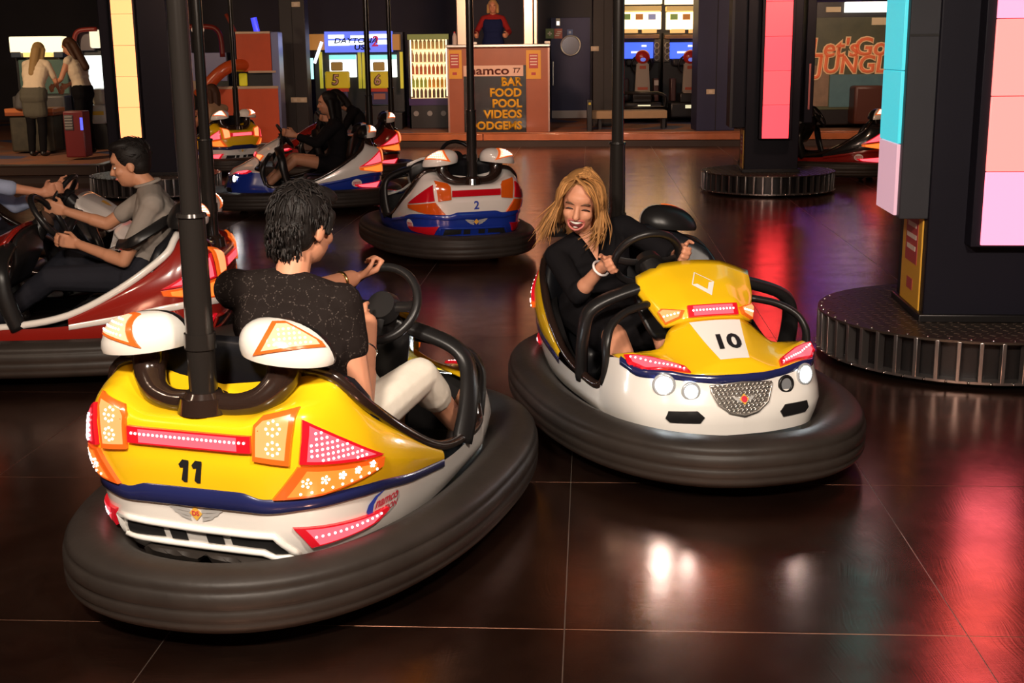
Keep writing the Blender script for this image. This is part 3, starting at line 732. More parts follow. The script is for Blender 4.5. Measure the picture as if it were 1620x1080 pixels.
    # number on the rear panel and on a panel of the bonnet
    if number:
        if number == '11':
            def n11():
                bm = bmesh.new()
                for dx in (-.020, .022):
                    q = [(-.016, .020), (-.004, .034), (.016, .033), (.017, .026), (.007, -.033), (-.004, -.033), (-.011, -.027), (-.001, .012), (-.012, .010)]
                    bm.faces.new([bm.verts.new((x+dx, y+.452, 0)) for x, y in q])
                return bm
            flat('number', 'n11', n11, REAR, bv, num_mat, up)
        else: flat('number', 'n'+number, lambda: shift(text2(number, .088, .0022), 0, .448), REAR, bv, num_mat, up)
        np_ = ccw(proj_pts([(.465, -.108, .55), (.465, .108, .55), (.675, .06, .445), (.675, -.06, .445)], TOPF))
        flat('number_panel', 'npan', lambda: poly2(np_, .03), TOPF, fb, M_deck, bon, .002)
        c = proj_pts([(.585, 0, .487)], TOPF)[0]
        flat('number', 'fn'+number, lambda: shift(text2(number, .118, .0042, shear=.12), *c), TOPF, fb, M_ink, bon, .0045)
        # diamond emblem on the cowl, outlined strips
        def dia():
            bm = bmesh.new(); o = proj_pts([(.335, 0, .68)], TOPF)[0]
            q = lambda k: [(-.012*k, .058*k), (.040*k, .004*k), (.012*k, -.058*k), (-.040*k, -.004*k)]
            for e in range(4):
                A, Bq = q(1.25), q(1.25*(.90 if e in (0, 3) else .52))
                bm.faces.new([bm.verts.new((o[0]+x, o[1]+y, 0)) for x, y in ccw([A[e], A[(e+1) % 4], Bq[(e+1) % 4], Bq[e]])])
            return bm
        flat('diamond_emblem', 'dia', dia, TOPF, fb, M_deck, cow)
    # oval maker logo on both flanks
    for s in (1, -1):
        fr = Frame((0, 0, 0), (-.2, s*1., -.12), (-s*1., -.2, 0))
        cu, cv = proj_pts([(-.555, s*.44, .292)], fr)[0]
        if upper == 'yellow' and lower == 'white':
            def swoosh(): return shift(poly2([(-.085, .0), (-.078, .022), (-.05, .04), (-.005, .048), (.005, .047), (-.035, .034), (-.054, .014), (-.056, -.008), (-.045, -.03), (-.07, -.022)], .03), cu, cv)
            flat('logo_swoosh', 'sw%d' % s, swoosh, fr, bv, M_lblue, lo, .0045)
            flat('logo_swoosh', 'sx%d' % s, lambda: shift(poly2([(.085, .012), (.09, -.01), (.07, -.03), (.03, -.044), (.0, -.046), (.05, -.03), (.074, -.01), (.076, .012), (.06, .03)], .03), cu, cv), fr, bv, M_silver, lo, .0045)
            flat('logo_letters', 'la%d' % s, lambda: shift(text2('namco', .043, .001, .25, 1.05), cu+.015, cv+.012), fr, bv, M_lred, lo, .005)
            flat('logo_letters', 'lb%d' % s, lambda: shift(text2('STATION', .027, .0006, .25, 1.1), cu+.012, cv-.02), fr, bv, M_lred, lo, .005)
        else:
            flat('logo_plate', 'lp%d' % s, lambda: shift(poly2([(.055*math.cos(t), .042*math.sin(t)) for t in np.linspace(0, 2*math.pi, 21)[:-1]], .05), cu, cv), fr, bv, M_deck, lo, .003)
            flat('logo_letters', 'lc%d' % s, lambda: shift(text2('namco', .03, .001, .1), cu, cv+.010), fr, bv, M_lred, lo, .005)
            flat('logo_letters', 'ld%d' % s, lambda: shift(text2('STATION', .021, .001, .1), cu, cv-.012), fr, bv, M_lred, lo, .005)
    return T
def shift(bm, dx, dy):
    for v in bm.verts: v.co.x += dx; v.co.y += dy
    return bm
C11 = (-.65, 4.21, 72.2); C10 = (.70, 5.33, -76.5); C2 = (-.56, 10.5, 110.); CR = (-2.38, 6.62, 184.); CW = (-2.95, 8.1, 1.); CB = (-2.25, 13.4, 194.); CK = (-2.3, 16.4, 188.); CY = (-4.35, 18.0, 140.); CQ = (4.02, 16.2, 152.)
d11 = dodgem(C11[:2], C11[2], 'yellow and white bumper car marked 11 with glowing tail lamps', 'yellow', 'white', 'navy', '11', M_ink)
d10 = dodgem(C10[:2], C10[2], 'yellow and white bumper car marked 10 with bright white headlamps', 'yellow', 'white', 'navy', '10', M_ink)
d2 = dodgem(C2[:2], C2[2], 'empty white and blue bumper car marked 2 with unlit tail lamps', 'white', 'blue', 'blue', '2', M_lblue, lit=False, head=False, full=False)
dR = dodgem(CR[:2], CR[2], 'red bumper car with white trim carrying the man in a grey polo shirt', 'red', 'red', 'white', full=False, trim=PAL['white'])
dW = dodgem(CW[:2], CW[2], 'dark bumper car with a white cowl behind the red one', 'black', 'black', 'black', full=False, hood='white')
for c_ in dW.children:
    if c_.name.startswith('cowl'): o_ = proj_pts([(.335, .0, .68)], TOPF)[0]; ob('yellow_badge', project('yellow_badge', shift(poly2([(-.03, .03), (.03, .03), (.032, -.005), (0, -.04), (-.032, -.005)][::-1], .03), *o_), TOPF, CACHE['fbvh'], .003), M_gold, c_)
dB = dodgem(CB[:2], CB[2], 'blue and white bumper car driven by a woman with long dark hair', 'white', 'blue', 'blue', full=False)
dK = dodgem(CK[:2], CK[2], 'dark red bumper car with a bent-forward driver, behind the blue and white one', 'red', 'red', 'black', full=False)
dY = dodgem(CY[:2], CY[2], 'orange-yellow and white bumper car beside the orange cabinet', 'yellow', 'white', 'navy', full=False)
dQ = dodgem(CQ[:2], CQ[2], 'dark red bumper car half hidden behind the pink lit column', 'black', 'red', 'red', full=False)
# ------------------------------------------------------------------ people
SKIN = mat('skin', (.60, .265, .155), .5, var=.08, vscale=14, spec=.35)
SKIN2 = mat('skin_tanned', (.50, .23, .13), .5, var=.08, vscale=14, spec=.35)
M_lip = mat('lips', (.52, .15, .12), .4); M_teeth = mat('teeth', (.85, .80, .72), .25); M_mouth = mat('mouth_inside', (.14, .02, .02), .6); M_eye = mat('eye_dark', (.03, .02, .02), .3); M_eyew = mat('eye_white', (.8, .78, .75), .3)
V = Vector
def hmat(nm, c=(.1, .1, .1)):
    if 'hair_'+nm in MC: return MC['hair_'+nm]
    m = mat('hair_'+nm, c, .55, bump=.2, bscale=160, spec=.25); nt = m.node_tree; g = nt.nodes.new('ShaderNodeNewGeometry'); mx = nt.nodes.new('ShaderNodeMix'); mx.data_type = 'RGBA'
    mx.inputs[6].default_value = (*[v*.45 for v in c], 1); mx.inputs[7].default_value = (*[min(1, v*1.7) for v in c], 1)
    nt.links.new(g.outputs['Random Per Island'], mx.inputs[0]); nt.links.new(mx.outputs[2], nt.nodes['Principled BSDF'].inputs['Base Color']); return m
def add_hand(bm, wrist, d, a, k=1., curl=(50, 55, 40), thumb=1, ts=1.):
    """palm and five fingers; d: wrist->knuckles, a: knuckle line (towards the index finger)"""
    d = V(d).normalized(); a = V(a); a = (a-d*a.dot(d)).normalized(); n = d.cross(a)*thumb   # n: the side the fingers curl to
    w = V(wrist); L = .082*k
    for o in (-.026, -.009, .009, .026): capsule(bm, w+a*(o*.62*k), w+d*L+a*(o*1.18*k), .0145*k, .0125*k, 8)
    for o, ln in ((.031, .94), (.0105, 1.05), (-.0105, .98), (-.030, .78)):
        p = w+d*L+a*(o*k); ang = 0.
        for seg, (l, c) in enumerate(zip((.043, .028, .022), curl)):
            ang += R(c)/2 if seg == 0 else R(c); dd = d*math.cos(ang)+n*math.sin(ang); q = p+dd*(l*ln*k)
            capsule(bm, p, q, (.0098-.0008*seg)*k, (.0090-.0009*seg)*k, 8); p = q; 
            if seg == 0: ang += R(c)/2
    p = w+d*(.022*k)+a*(.028*k); q = p+(d*.62+a*.62+n*.45).normalized()*(.042*k); r = q+(d*.75+a*.05+n*.65).normalized()*(.034*k)
    capsule(bm, p, q, .0125*k, .0105*k, 8); capsule(bm, q, r, .0102*k, .0085*k, 8)
def head_basis(f, u):
    f = V(f).normalized(); u = V(u); u = (u-f*u.dot(f)).normalized(); l = u.cross(f)
    return Matrix((f, l, u)).transposed()
def add_head(bm, c, M, k=1.):
    H = lambda x, y, z: V(c)+M @ V((x, y, z))*k
    ell(bm, H(-.012, 0, .032), (.098*k, .076*k, .098*k), M); ell(bm, H(.022, 0, -.03), (.068*k, .061*k, .082*k), M)
    ell(bm, H(.052, 0, -.078), (.030*k, .030*k, .026*k), M, 2); ell(bm, H(.058, 0, .045), (.036*k, .052*k, .035*k), M, 2)
    for s in (1, -1):
        ell(bm, H(.055, s*.036, -.02), (.030*k, .026*k, .026*k), M, 2); ell(bm, H(-.008, s*.078, -.008), (.02*k, .010*k, .031*k), M, 2)
    capsule(bm, H(.083, 0, .022), H(.104, 0, -.020), .0085*k, .0135*k, 8); ell(bm, H(.094, 0, -.022), (.012*k, .017*k, .010*k), M, 2)
    ell(bm, H(.078, 0, -.052), (.014*k, .026*k, .016*k), M, 2)
def add_torso(bm, J, g=0., lo=0., hi=1.):
    """stack of cross-wise capsules between pelvis and shoulder line"""
    pl, sh = (J['hipL']+J['hipR'])/2, (J['shL']+J['shR'])/2
    b = J.get('waist', (pl+sh)/2); ax0 = (J['hipL']-J['hipR']).normalized(); ax1 = (J['shL']-J['shR']).normalized(); w = J.get('build', 1.)
    for t, hw, r in ((0, .085, .105), (.12, .082, .108), (.25, .07, .098), (.4, .062, .092), (.55, .07, .098), (.7, .085, .104), (.82, .092, .098), (.92, .085, .082)):
        if t < lo or t > hi: continue
        c = pl*(1-t)**2+b*2*t*(1-t)+sh*t*t; ax = (ax0*(1-t)+ax1*t).normalized()
        capsule(bm, c-ax*hw*w, c+ax*hw*w, r*w+g)
    if hi >= 1:
        capsule(bm, J['shL'], (sh+J['neck'])/2, .052*w+g, .058*w+g); capsule(bm, J['shR'], (sh+J['neck'])/2, .052*w+g, .058*w+g)
def lerp(a, b, t): return a+(b-a)*t
def limb(bm, a, b, c, r, g=0., f0=0., f1=2.):
    """two-segment limb with radii r[0..2], covering the fraction f0..f1 (0..1 upper, 1..2 lower)"""
    def pr(t): return (lerp(a, b, t), r[0]+(r[1]-r[0])*t) if t <= 1 else (lerp(b, c, t-1), r[1]+(r[2]-r[1])*(t-1))
    ks = sorted({f0, f1, *[t for t in (.5, 1., 1.35) if f0 < t < f1]})
    for t0, t1 in zip(ks[:-1], ks[1:]):
        p, q = pr(t0), pr(t1); bulge = .004 if (t0 >= 1 and t0 < 1.35) else 0
        capsule(bm, p[0], q[0], p[1]+g, q[1]+g+bulge)
def strand_hair(name, strands, r, seg=5):
    bm = bmesh.new()
    for path in strands:
        C = catmull(path, 4); n = len(C); tube(bm, C, [r*(1-.75*(i/(n-1))**2) for i in range(n)], seg=seg, flat=.5)
    return bm_mesh(name, bm)
def hair(root, base, c, M, style, m, vs, k=1., seed=1, sway=(0, 0, 0)):
    H = lambda x, y, z: V(c)+M @ V((x, y, z))*k-base
    rn = random.Random(seed); sw = V(sway)
    bm = bmesh.new(); ell(bm, H(-.026, 0, .045), (.100*k, .088*k, .098*k), M)
    if style == 'short':
        ell(bm, H(-.05, 0, -.01), (.070*k, .078*k, .080*k), M); ell(bm, H(-.068, 0, -.055), (.035*k, .055*k, .05*k), M); ell(bm, H(.03, 0, .105), (.07*k, .07*k, .036*k), M)
        for s in (1, -1): capsule(bm, H(.03, s*.07, .05), H(.025, s*.078, -.005), .022*k, .010*k)
    elif style == 'man':
        ell(bm, H(-.045, 0, .0), (.066*k, .077*k, .075*k), M); ell(bm, H(.01, 0, .112), (.075*k, .070*k, .032*k), M)
    elif style in ('long', 'bob'):
        L = .36 if style == 'long' else .15
        for s in (1, -1): capsule(bm, H(-.02, s*.07, .03), H(-.03, s*.085, -L*.55), .040*k, .030*k)
        capsule(bm, H(-.07, 0, .0), H(-.085, 0, -L), .075*k, .06*k); 
    elif style == 'bun': ell(bm, H(-.075, 0, .0), (.05*k, .07*k, .07*k), M); ell(bm, H(-.10, 0, .09), (.05*k,)*3, M)
    me = voxel('hair', bm, vs, 2); h = ob('hair', me, m, root)
    S_ = []
    if vs < .008:
        if style == 'short':
            for i in range(420):
                az = rn.uniform(-150, 150) if rn.random() < .8 else rn.uniform(-180, 180); el_ = rn.uniform(-30, 85)
                d = V((-math.cos(R(az))*math.cos(R(el_)), math.sin(R(az))*math.cos(R(el_)), math.sin(R(el_))))
                if d.x > .55 and d.z < .55: continue
                p = V((-.026+.099*d.x, .087*d.y, .045+.097*d.z)); t = V((rn.uniform(-.3, .5), d.y*.3+rn.uniform(-.25, .25), -1+.9*max(0, d.z))); t = (t-d*t.dot(d)).normalized()
                l = rn.uniform(.03, .06)
                S_.append([H(*p), H(*(p+t*l*.5+d*.004)), H(*(p+t*l+d*rn.uniform(-.002, .008)-d*.006))])
            for i in range(170):
                az = rn.uniform(-75, 75); el_ = rn.uniform(-60, 25); d = V((-math.cos(R(az))*math.cos(R(el_)), math.sin(R(az))*math.cos(R(el_)), math.sin(R(el_))))
                p = V((-.055+.074*d.x, .078*d.y, -.02+.085*d.z)); t = V((rn.uniform(-.1, .45), rn.uniform(-.35, .35), -1)); l = rn.uniform(.018, .034)
                S_.append([H(*p), H(*(p+t*l*.5+d*.003)), H(*(p+t*l-d*.002))])
            r = .0042
        if style == 'bob':
            for i in range(360):
                az = rn.uniform(48, 312); side = 1 if az < 180 else -1
                p0 = V((rn.uniform(-.06, .06), rn.uniform(.0, .03), .142)); e = V((math.cos(R(az)), math.sin(R(az)), 0))
                p1 = V((-.02, 0, .09))+V((e.x*.085, e.y*.08, 0)); p2 = V((-.015, 0, .0))+V((e.x*.112, e.y*.102, 0))
                ln = rn.uniform(.10, .185); wob = V((rn.gauss(0, .012), rn.gauss(0, .012), 0))
                p3 = V((e.x*.128, e.y*.122, -ln*.62))+wob; p4 = V((e.x*.120, e.y*.116, -ln))+wob*2
                P = [H(*p0), H(*p1), H(*p2), H(*p3)+sw*.4, H(*p4)+sw]
                S_.append(P)
            for i in range(70):   # fringe swept across the forehead from the parting to the left cheek
                t = i/69; p0 = V((rn.uniform(.03, .075), -.02+.02*t, .138-.02*t)); j = rn.gauss(0, .006)
                p1 = V((.082-.01*t, .03+.02*t, .10-.01*t+j)); p2 = V((.075-.03*t+j, .068+.012*t, .035)); p3 = V((.055-.035*t+j, .088+.01*t, -.045)); p4 = V((.05-.05*t, .092+.014*t+j, -.13+j*2))
                S_.append([H(*p) for p in (p0, p1, p2)]+[H(*p3)+sw*.3, H(*p4)+sw*.8])
            for i in range(14):   # thin side fringe on the other temple
                j = rn.gauss(0, .005); S_.append([H(.06, -.02, .135), H(.078+j, -.045, .09), H(.06+j, -.078, .03), H(.045, -.092+j, -.05), H(.04+j, -.096, -.12)])
            r = .0055
        if style == 'man':
            for i in range(260):
                az = rn.uniform(-180, 180); el_ = rn.uniform(-5, 85); d = V((math.cos(R(az))*math.cos(R(el_)), math.sin(R(az))*math.cos(R(el_)), math.sin(R(el_))))
                if d.x > .5 and d.z < .6: continue
                p = V((-.026+.099*d.x, .087*d.y, .045+.097*d.z)); t = V((.5, rn.uniform(-.3, .3), rn.uniform(-.2, .5))); t = (t-d*t.dot(d)).normalized()
                S_.append([H(*p), H(*(p+t*.015+d*.004)), H(*(p+t*.03+d*.006))])
            r = .004
        if S_: ob('hair_strands', strand_hair('hair_strands', S_, r), m, h, kind='stuff')
    return h
def face(root, base, c, M, k=1., laugh=False):
    H = lambda x, y, z: V(c)+M @ V((x, y, z))*k-base
    for s in (1, -1):
        if laugh:
            ob('eyelid', tubeme('eyelid', [H(.078, s*.017, .006), H(.083, s*.028, .012), H(.081, s*.038, .012), H(.071, s*.049, .004)], .0028*k, seg=6), M_eye, root)
        else:
            bm = bmesh.new(); ell(bm, H(.077, s*.031, .008), (.008*k, .013*k, .0055*k), M, 2); e = ob('eye', bm_mesh('eye', bm), M_eyew, root)
            bm = bmesh.new(); ell(bm, H(.083, s*.031, .008), (.004*k, .006*k, .0055*k), M, 2); ob('iris', bm_mesh('iris', bm), M_eye, e)
        ob('eyebrow', tubeme('eyebrow', [H(.084, s*.013, .030), H(.086, s*.03, .037), H(.072, s*.05, .030)], .0036*k, seg=6), mat('brow', (.12, .06, .03), .7), root)
    if laugh:
        bm = bmesh.new(); ell(bm, H(.074, 0, -.056), (.019*k, .029*k, .017*k), M); mo = ob('mouth', bm_mesh('mouth', bm), M_mouth, root)
        for z0, w, h in ((-.0475, .022, .0058), (-.066, .015, .003)):
            bm = bmesh.new(); tube(bm, [H(.0895-.012*(t/w)**2, t, z0-.0*abs(t)+(.004*(t/w)**2 if z0 > -.05 else .002*(t/w)**2)) for t in np.linspace(-w, w, 9)], h*k, seg=8, flat=.9); ob('teeth', bm_mesh('teeth', bm), M_teeth, mo)
        L = [H(.0945-.018*abs(math.cos(t))**2, .034*math.cos(t), -.055+(.021 if math.sin(t) < 0 else .019)*math.sin(t)+(.006 if math.sin(t) >= 0 else .004)*abs(math.cos(t))) for t in np.linspace(0, 2*math.pi, 25)[:-1]]
        bm = bmesh.new(); tube(bm, L, .0046*k, seg=8, closed=True, upv=M.col[0]); ob('lips', bm_mesh('lips', bm), M_lip, mo)
    else:
        ob('lips', tubeme('lips', [H(.080, .024, -.053), H(.091, .010, -.051), H(.093, 0, -.052), H(.091, -.010, -.051), H(.080, -.024, -.053)], .005*k, seg=6), M_lip, root)
ARM = (.046, .036, .026); LEG = (.082, .056, .040)
def figure(label, O, heading, J, face_dir, face_up, vs=.007, skin=SKIN, hairstyle='short', hairm=None, top=None, sleeve=.6, bottom=None, legf=2., shoe=None, laugh=False, grip=None, hands=True, skirt=None, legm=None, seed=1, sway=(0, 0, 0), vneck=False, standing=False, group=None, hk=1., collar=None, armk=1.):
    """J in the figure's frame (the car's frame for drivers); the root sits at the seat or the floor"""
    J = {k: (V(v) if isinstance(v, tuple) else v) for k, v in J.items()}
    base = V(((J['hipL'].x+J['hipR'].x)/2, (J['hipL'].y+J['hipR'].y)/2, 0 if standing else (J['hipL'].z+J['hipR'].z)/2-.1))
    c, s = math.cos(R(heading)), math.sin(R(heading))
    root = thing('person', label, 'person', (O[0]+c*base.x-s*base.y, O[1]+s*base.x+c*base.y, base.z+(O[2] if len(O) > 2 else 0)), R(heading), group)
    B = {k: (v-base if isinstance(v, V) else v) for k, v in J.items()}
    Mh = head_basis(face_dir, face_up); hc = B['head']
    bm = bmesh.new(); add_head(bm, hc, Mh, hk); add_torso(bm, B, -.006)
    capsule(bm, B['neck'], hc+Mh @ V((-.02, 0, -.06)), .054, .050)
    for sd in 'LR':
        limb(bm, B['sh'+sd], B['el'+sd], B['wr'+sd], tuple(r_*armk for r_ in ARM)); limb(bm, B['hip'+sd], B['kn'+sd], B['an'+sd], LEG)
        if hands:
            g = (grip or {}).get(sd, {})
            el_, wr = B['el'+sd], B['wr'+sd]; d = g.get('d', (wr-el_)); a = g.get('a', (0, 0, 1))
            add_hand(bm, wr+(wr-el_).normalized()*.012, d, a, .95 if vs < .008 else 1.1, g.get('curl', (50, 55, 40)), g.get('t', 1))
        capsule(bm, B['an'+sd], B['to'+sd], .034, .026)
    ob('body', voxel('body', bm, vs, 2), skin, root)
    bm = bmesh.new(); add_torso(bm, B, .006)
    for sd in 'LR': limb(bm, B['sh'+sd], B['el'+sd], B['wr'+sd], tuple(r_*armk for r_ in ARM), .011, 0, sleeve)
    t = ob('top', voxel('top', bm, max(vs, .008), 2), top, root)
    if vneck:   # skin showing in the neck opening
        n, ch = B['neck'], lerp(B['neck'], (B['hipL']+B['hipR'])/2, .28)
        f = Mh.col[0]; fx = V((.096, 0, 0)); bm = bmesh.new(); l = (B['shL']-B['shR']).normalized()
        p = [n+l*.062+V((.045, 0, .025)), n+l*.03+V((.085, 0, -.03)), ch+V((.103, 0, -.015)), n-l*.03+V((.085, 0, -.03)), n-l*.062+V((.045, 0, .025)), n+V((.06, 0, .03))]
        vv = [bm.verts.new(q) for q in p]; cc = bm.verts.new(n+V((.09, 0, -.03)))
        for i in range(6): bm.faces.new((vv[i], vv[(i+1) % 6], cc))
        bmesh.ops.subdivide_edges(bm, edges=bm.edges[:], cuts=2, use_grid_fill=True); ob('neckline', bm_mesh('neckline', bm), skin, root)
    if collar:
        f = V((1, 0, 0)); l = (B['shL']-B['shR']).normalized(); n = B['neck']
        ob('collar', tubeme('collar', [n+V((.062*math.cos(t)+.008, 0, .022-.018*math.cos(t)))+l*(.060*math.sin(t)) for t in np.linspace(.35, 2*math.pi-.35, 20)], .016, seg=8, flat=.6), collar, t)
    bm = bmesh.new(); add_torso(bm, B, .010, hi=.2)
    for sd in 'LR': limb(bm, B['hip'+sd], B['kn'+sd], B['an'+sd], LEG, .010, 0, legf)
    if skirt and legm:
        ob('leggings', voxel('leggings', bm, max(vs, .008), 2), legm, root); bm = bmesh.new(); add_torso(bm, B, .016, hi=.2)
    if skirt:
        a, b = B['hipL'], B['hipR']
        for t in (0, .25, .5, .75, 1): capsule(bm, lerp(a, b, t)*1., lerp(lerp(B['hipL'], B['knL'], skirt), lerp(B['hipR'], B['knR'], skirt), t), .10, .10)
    ob('skirt' if skirt else ('trousers' if legf > 1.05 else 'shorts'), voxel('bottoms', bm, max(vs, .008), 2), bottom, root)
    for sd in 'LR':
        bm = bmesh.new(); a, t_ = B['an'+sd], B['to'+sd]; d = (t_-a).normalized(); dn = V((0, 0, -1)) if standing else V((.3, 0, -1)).normalized()
        capsule(bm, a+dn*.035-d*.03, t_+dn*.008, .034, .030); capsule(bm, a+dn*.04-d*.035, a+dn*.035+d*.05, .036, .034)
        if not (shoe and shoe.name == 'dark_shoe_open'): capsule(bm, a, a+dn*.03, .040, .038)
        ob('shoe', voxel('shoe', bm, max(vs, .008), 2), shoe or mat('dark_shoe', (.015, .012, .012), .35), root)
    if hairstyle: hair(root, V((0, 0, 0)), hc, Mh, hairstyle, hairm, max(vs, .006), hk, seed, sway)
    if vs < .011: face(root, V((0, 0, 0)), hc, Mh, hk, laugh)
    return root, base
def w2l(v, heading):
    c, s = math.cos(R(heading)), math.sin(R(heading)); v = V(v); return V((c*v.x+s*v.y, -s*v.x+c*v.y, v.z))
wu, wv = wheel_basis()
def whl(a, out=0.): return WHC+wu*((.138+out)*math.cos(R(a)))+wv*((.138+out)*math.sin(R(a)))
def wtan(a): return -wu*math.sin(R(a))+wv*math.cos(R(a))
def lace_mat():
    m = mat('black_lace_top', (.018, .013, .012), .8, spec=.08); nt = m.node_tree; b = nt.nodes['Principled BSDF']; L = nt.links.new
    tc = nt.nodes.new('ShaderNodeTexCoord'); v = nt.nodes.new('ShaderNodeTexVoronoi'); v.feature = 'DISTANCE_TO_EDGE'; v.inputs['Scale'].default_value = 26; L(tc.outputs['Object'], v.inputs['Vector'])
    rp = nt.nodes.new('ShaderNodeValToRGB'); e = rp.color_ramp.elements; e[0].color = (1, 1, 1, 1); e[0].position = .03; e[1].position = .07; e[1].color = (0, 0, 0, 1); L(v.outputs['Distance'], rp.inputs[0])
    v2 = nt.nodes.new('ShaderNodeTexVoronoi'); v2.inputs['Scale'].default_value = 170; L(tc.outputs['Object'], v2.inputs['Vector'])
    rp2 = nt.nodes.new('ShaderNodeValToRGB'); e = rp2.color_ramp.elements; e[0].color = (1, 1, 1, 1); e[0].position = .25; e[1].position = .45; e[1].color = (0, 0, 0, 1); L(v2.outputs['Distance'], rp2.inputs[0])
    mu = nt.nodes.new('ShaderNodeMath'); mu.operation = 'MULTIPLY'; L(rp.outputs[0], mu.inputs[0]); L(rp2.outputs[0], mu.inputs[1])
    mx = nt.nodes.new('ShaderNodeMix'); mx.data_type = 'RGBA'; mx.inputs[6].default_value = (.013, .009, .008, 1); mx.inputs[7].default_value = (.075, .058, .05, 1); L(mu.outputs[0], mx.inputs[0]); L(mx.outputs[2], b.inputs['Base Color'])
    return m
def cloth(n, c=(.5, .5, .5), r=.85): return mat('cloth_'+n, c, r, var=.12, vscale=10, bump=.35, bscale=14, spec=.08)
# the woman driving car 11, seen from behind
J11 = dict(hipL=(-.38, -.07, .44), hipR=(-.38, -.25, .44), waist=(-.46, -.15, .62), shL=(-.44, .075, .895), shR=(-.40, -.265, .86), neck=(-.40, -.10, .935), head=(-.325, -.115, 1.075), build=.98,
           elR=(-.40, -.315, .545), wrR=(-.015, -.105, .72), elL=(-.17, .10, .80), wrL=(.055, -.02, .835), knR=(.04, -.335, .525), anR=(.31, -.365, .285), toR=(.42, -.365, .375), knL=(.06, -.07, .52), anL=(.36, -.10, .25), toL=(.47, -.10, .33))
J11['wrR'] = (-.055, -.195, .725); J11['wrL'] = tuple(whl(112, .01)+WHN*.025-V((.055, -.05, .045)))
p11, b11 = figure('woman with short black hair in a dark lace top and white trousers, seen from behind', C11[:2], C11[2], J11, (1, -.35, -.22), (.1, -.05, 1), vs=.006, armk=1.22, hairstyle='short', hairm=hmat('black', (.012, .009, .008)), top=lace_mat(), sleeve=.42,
    bottom=cloth('white', (.70, .64, .55)), legf=1.42, shoe=mat('dark_shoe_open', (.02, .014, .013), .3), grip={'R': dict(d=tuple(whl(215)-V(J11['wrR'])), a=tuple(wtan(215)*-1), t=1, curl=(60, 70, 50)), 'L': dict(d=tuple(whl(112)-V(J11['wrL'])), a=tuple(wtan(112)*-1), t=-1, curl=(60, 70, 50))})
def bangle(root, base, a, b, t, r, m, tr=.004, nm='bracelet', flat=1.):
    a, b = V(a)-base, V(b)-base; c = lerp(a, b, t); d = (b-a).normalized(); u = d.orthogonal().normalized(); v = d.cross(u)
    bm = bmesh.new(); tube(bm, [c+u*(r*math.cos(q))+v*(r*math.sin(q)) for q in np.linspace(0, 2*math.pi, 25)[:-1]], tr, seg=8, closed=True, upv=d, flat=flat); return ob(nm, bm_mesh(nm, bm), m, root)
bangle(p11, b11, J11['elR'], J11['wrR'], .62, .036, M_chrome, .004)
bangle(p11, b11, J11['elL'], J11['wrL'], .88, .031, mat('gold_watch', (.8, .5, .18), .25, 1.), .007, 'wristwatch')
# the laughing woman driving car 10
J10 = dict(hipL=(-.38, -.12, .43), hipR=(-.38, -.30, .43), waist=(-.47, -.22, .57), shL=(-.42, -.085, .815), shR=(-.39, -.415, .70), neck=(-.385, -.27, .80), head=(-.315, -.325, .94), build=.95,
           elR=(-.15, -.385, .565), wrR=(.03, -.315, .665), elL=(-.16, .075, .70), wrL=(.02, .0, .80), knR=(.10, -.30, .425), anR=(.40, -.30, .25), toR=(.50, -.30, .31), knL=(.16, -.10, .45), anL=(.44, -.12, .25), toL=(.54, -.12, .31))
J10['wrR'] = tuple(whl(-12, .0)+WHN*.055-V((.05, .02, .05))); J10['wrL'] = tuple(whl(172, .02)+WHN*.045-V((.05, -.04, .035)))
fd = w2l((-.22, -1, -.28), C10[2])
p10, b10 = figure('laughing woman with shoulder-length blonde hair in a black top, leaning to one side', C10[:2], C10[2], J10, tuple(fd), (.1, .10, 1), vs=.006, skin=SKIN, hairstyle='bob', hairm=hmat('blonde', (.36, .17, .055)), top=cloth('black', (.008, .007, .008)), sleeve=1.12,
    bottom=cloth('black', (.008, .007, .008)), legf=.92, skirt=.8, laugh=True, vneck=True, sway=(.02, -.045, .01), hk=1.08, grip={'R': dict(d=tuple(whl(-12)-V(J10['wrR'])), a=tuple(wtan(-12)), t=1, curl=(70, 75, 50)), 'L': dict(d=tuple(whl(172)-V(J10['wrL'])), a=tuple(wtan(172)*-1), t=-1, curl=(60, 70, 50))})
bangle(p10, b10, J10['elR'], J10['wrR'], .92, .036, mat('pearl', (.8, .74, .72), .25), .0055)
def seated(dx=0, dz=0, lean=0., y=-.15, arms=True):
    J = dict(hipL=(-.38, y+.09, .44), hipR=(-.38, y-.09, .44), waist=(-.47+lean*.2, y, .62), shL=(-.42+lean*.8, y+.17, .88), shR=(-.42+lean*.8, y-.17, .88), neck=(-.40+lean, y, .945), head=(-.345+lean*1.25, y, 1.085), build=1.,
             elR=(-.22+lean*.4, y-.19, .66), elL=(-.22+lean*.4, y+.19, .66), knR=(.03, y-.14, .52), anR=(.33, y-.14, .27), toR=(.43, y-.14, .34), knL=(.03, y+.14, .52), anL=(.33, y+.14, .27), toL=(.43, y+.14, .34))
    J['wrR'] = tuple(whl(-5)+WHN*.06-V((.06, .0, .03))); J['wrL'] = tuple(whl(175)+WHN*.06-V((.06, -.02, .03)))
    return J
GR = {'R': dict(d=(1, 0, .3), a=tuple(wtan(0)), t=1), 'L': dict(d=(1, 0, .3), a=tuple(-wtan(180)), t=-1)}
JM = seated(lean=.02, y=-.08); JM.update(build=1.12, shL=(-.50, .12, .845), shR=(-.42, -.25, .86), neck=(-.45, -.07, .92), head=(-.36, -.08, 1.035), waist=(-.52, -.06, .62), elL=(-.34, .15, .555), elR=(-.17, -.26, .70), wrL=(-.09, .03, .63), wrR=(.05, -.29, .77), knL=(.07, .07, .46), knR=(.07, -.26, .50), anL=(.36, .06, .25), toL=(.46, .06, .32))
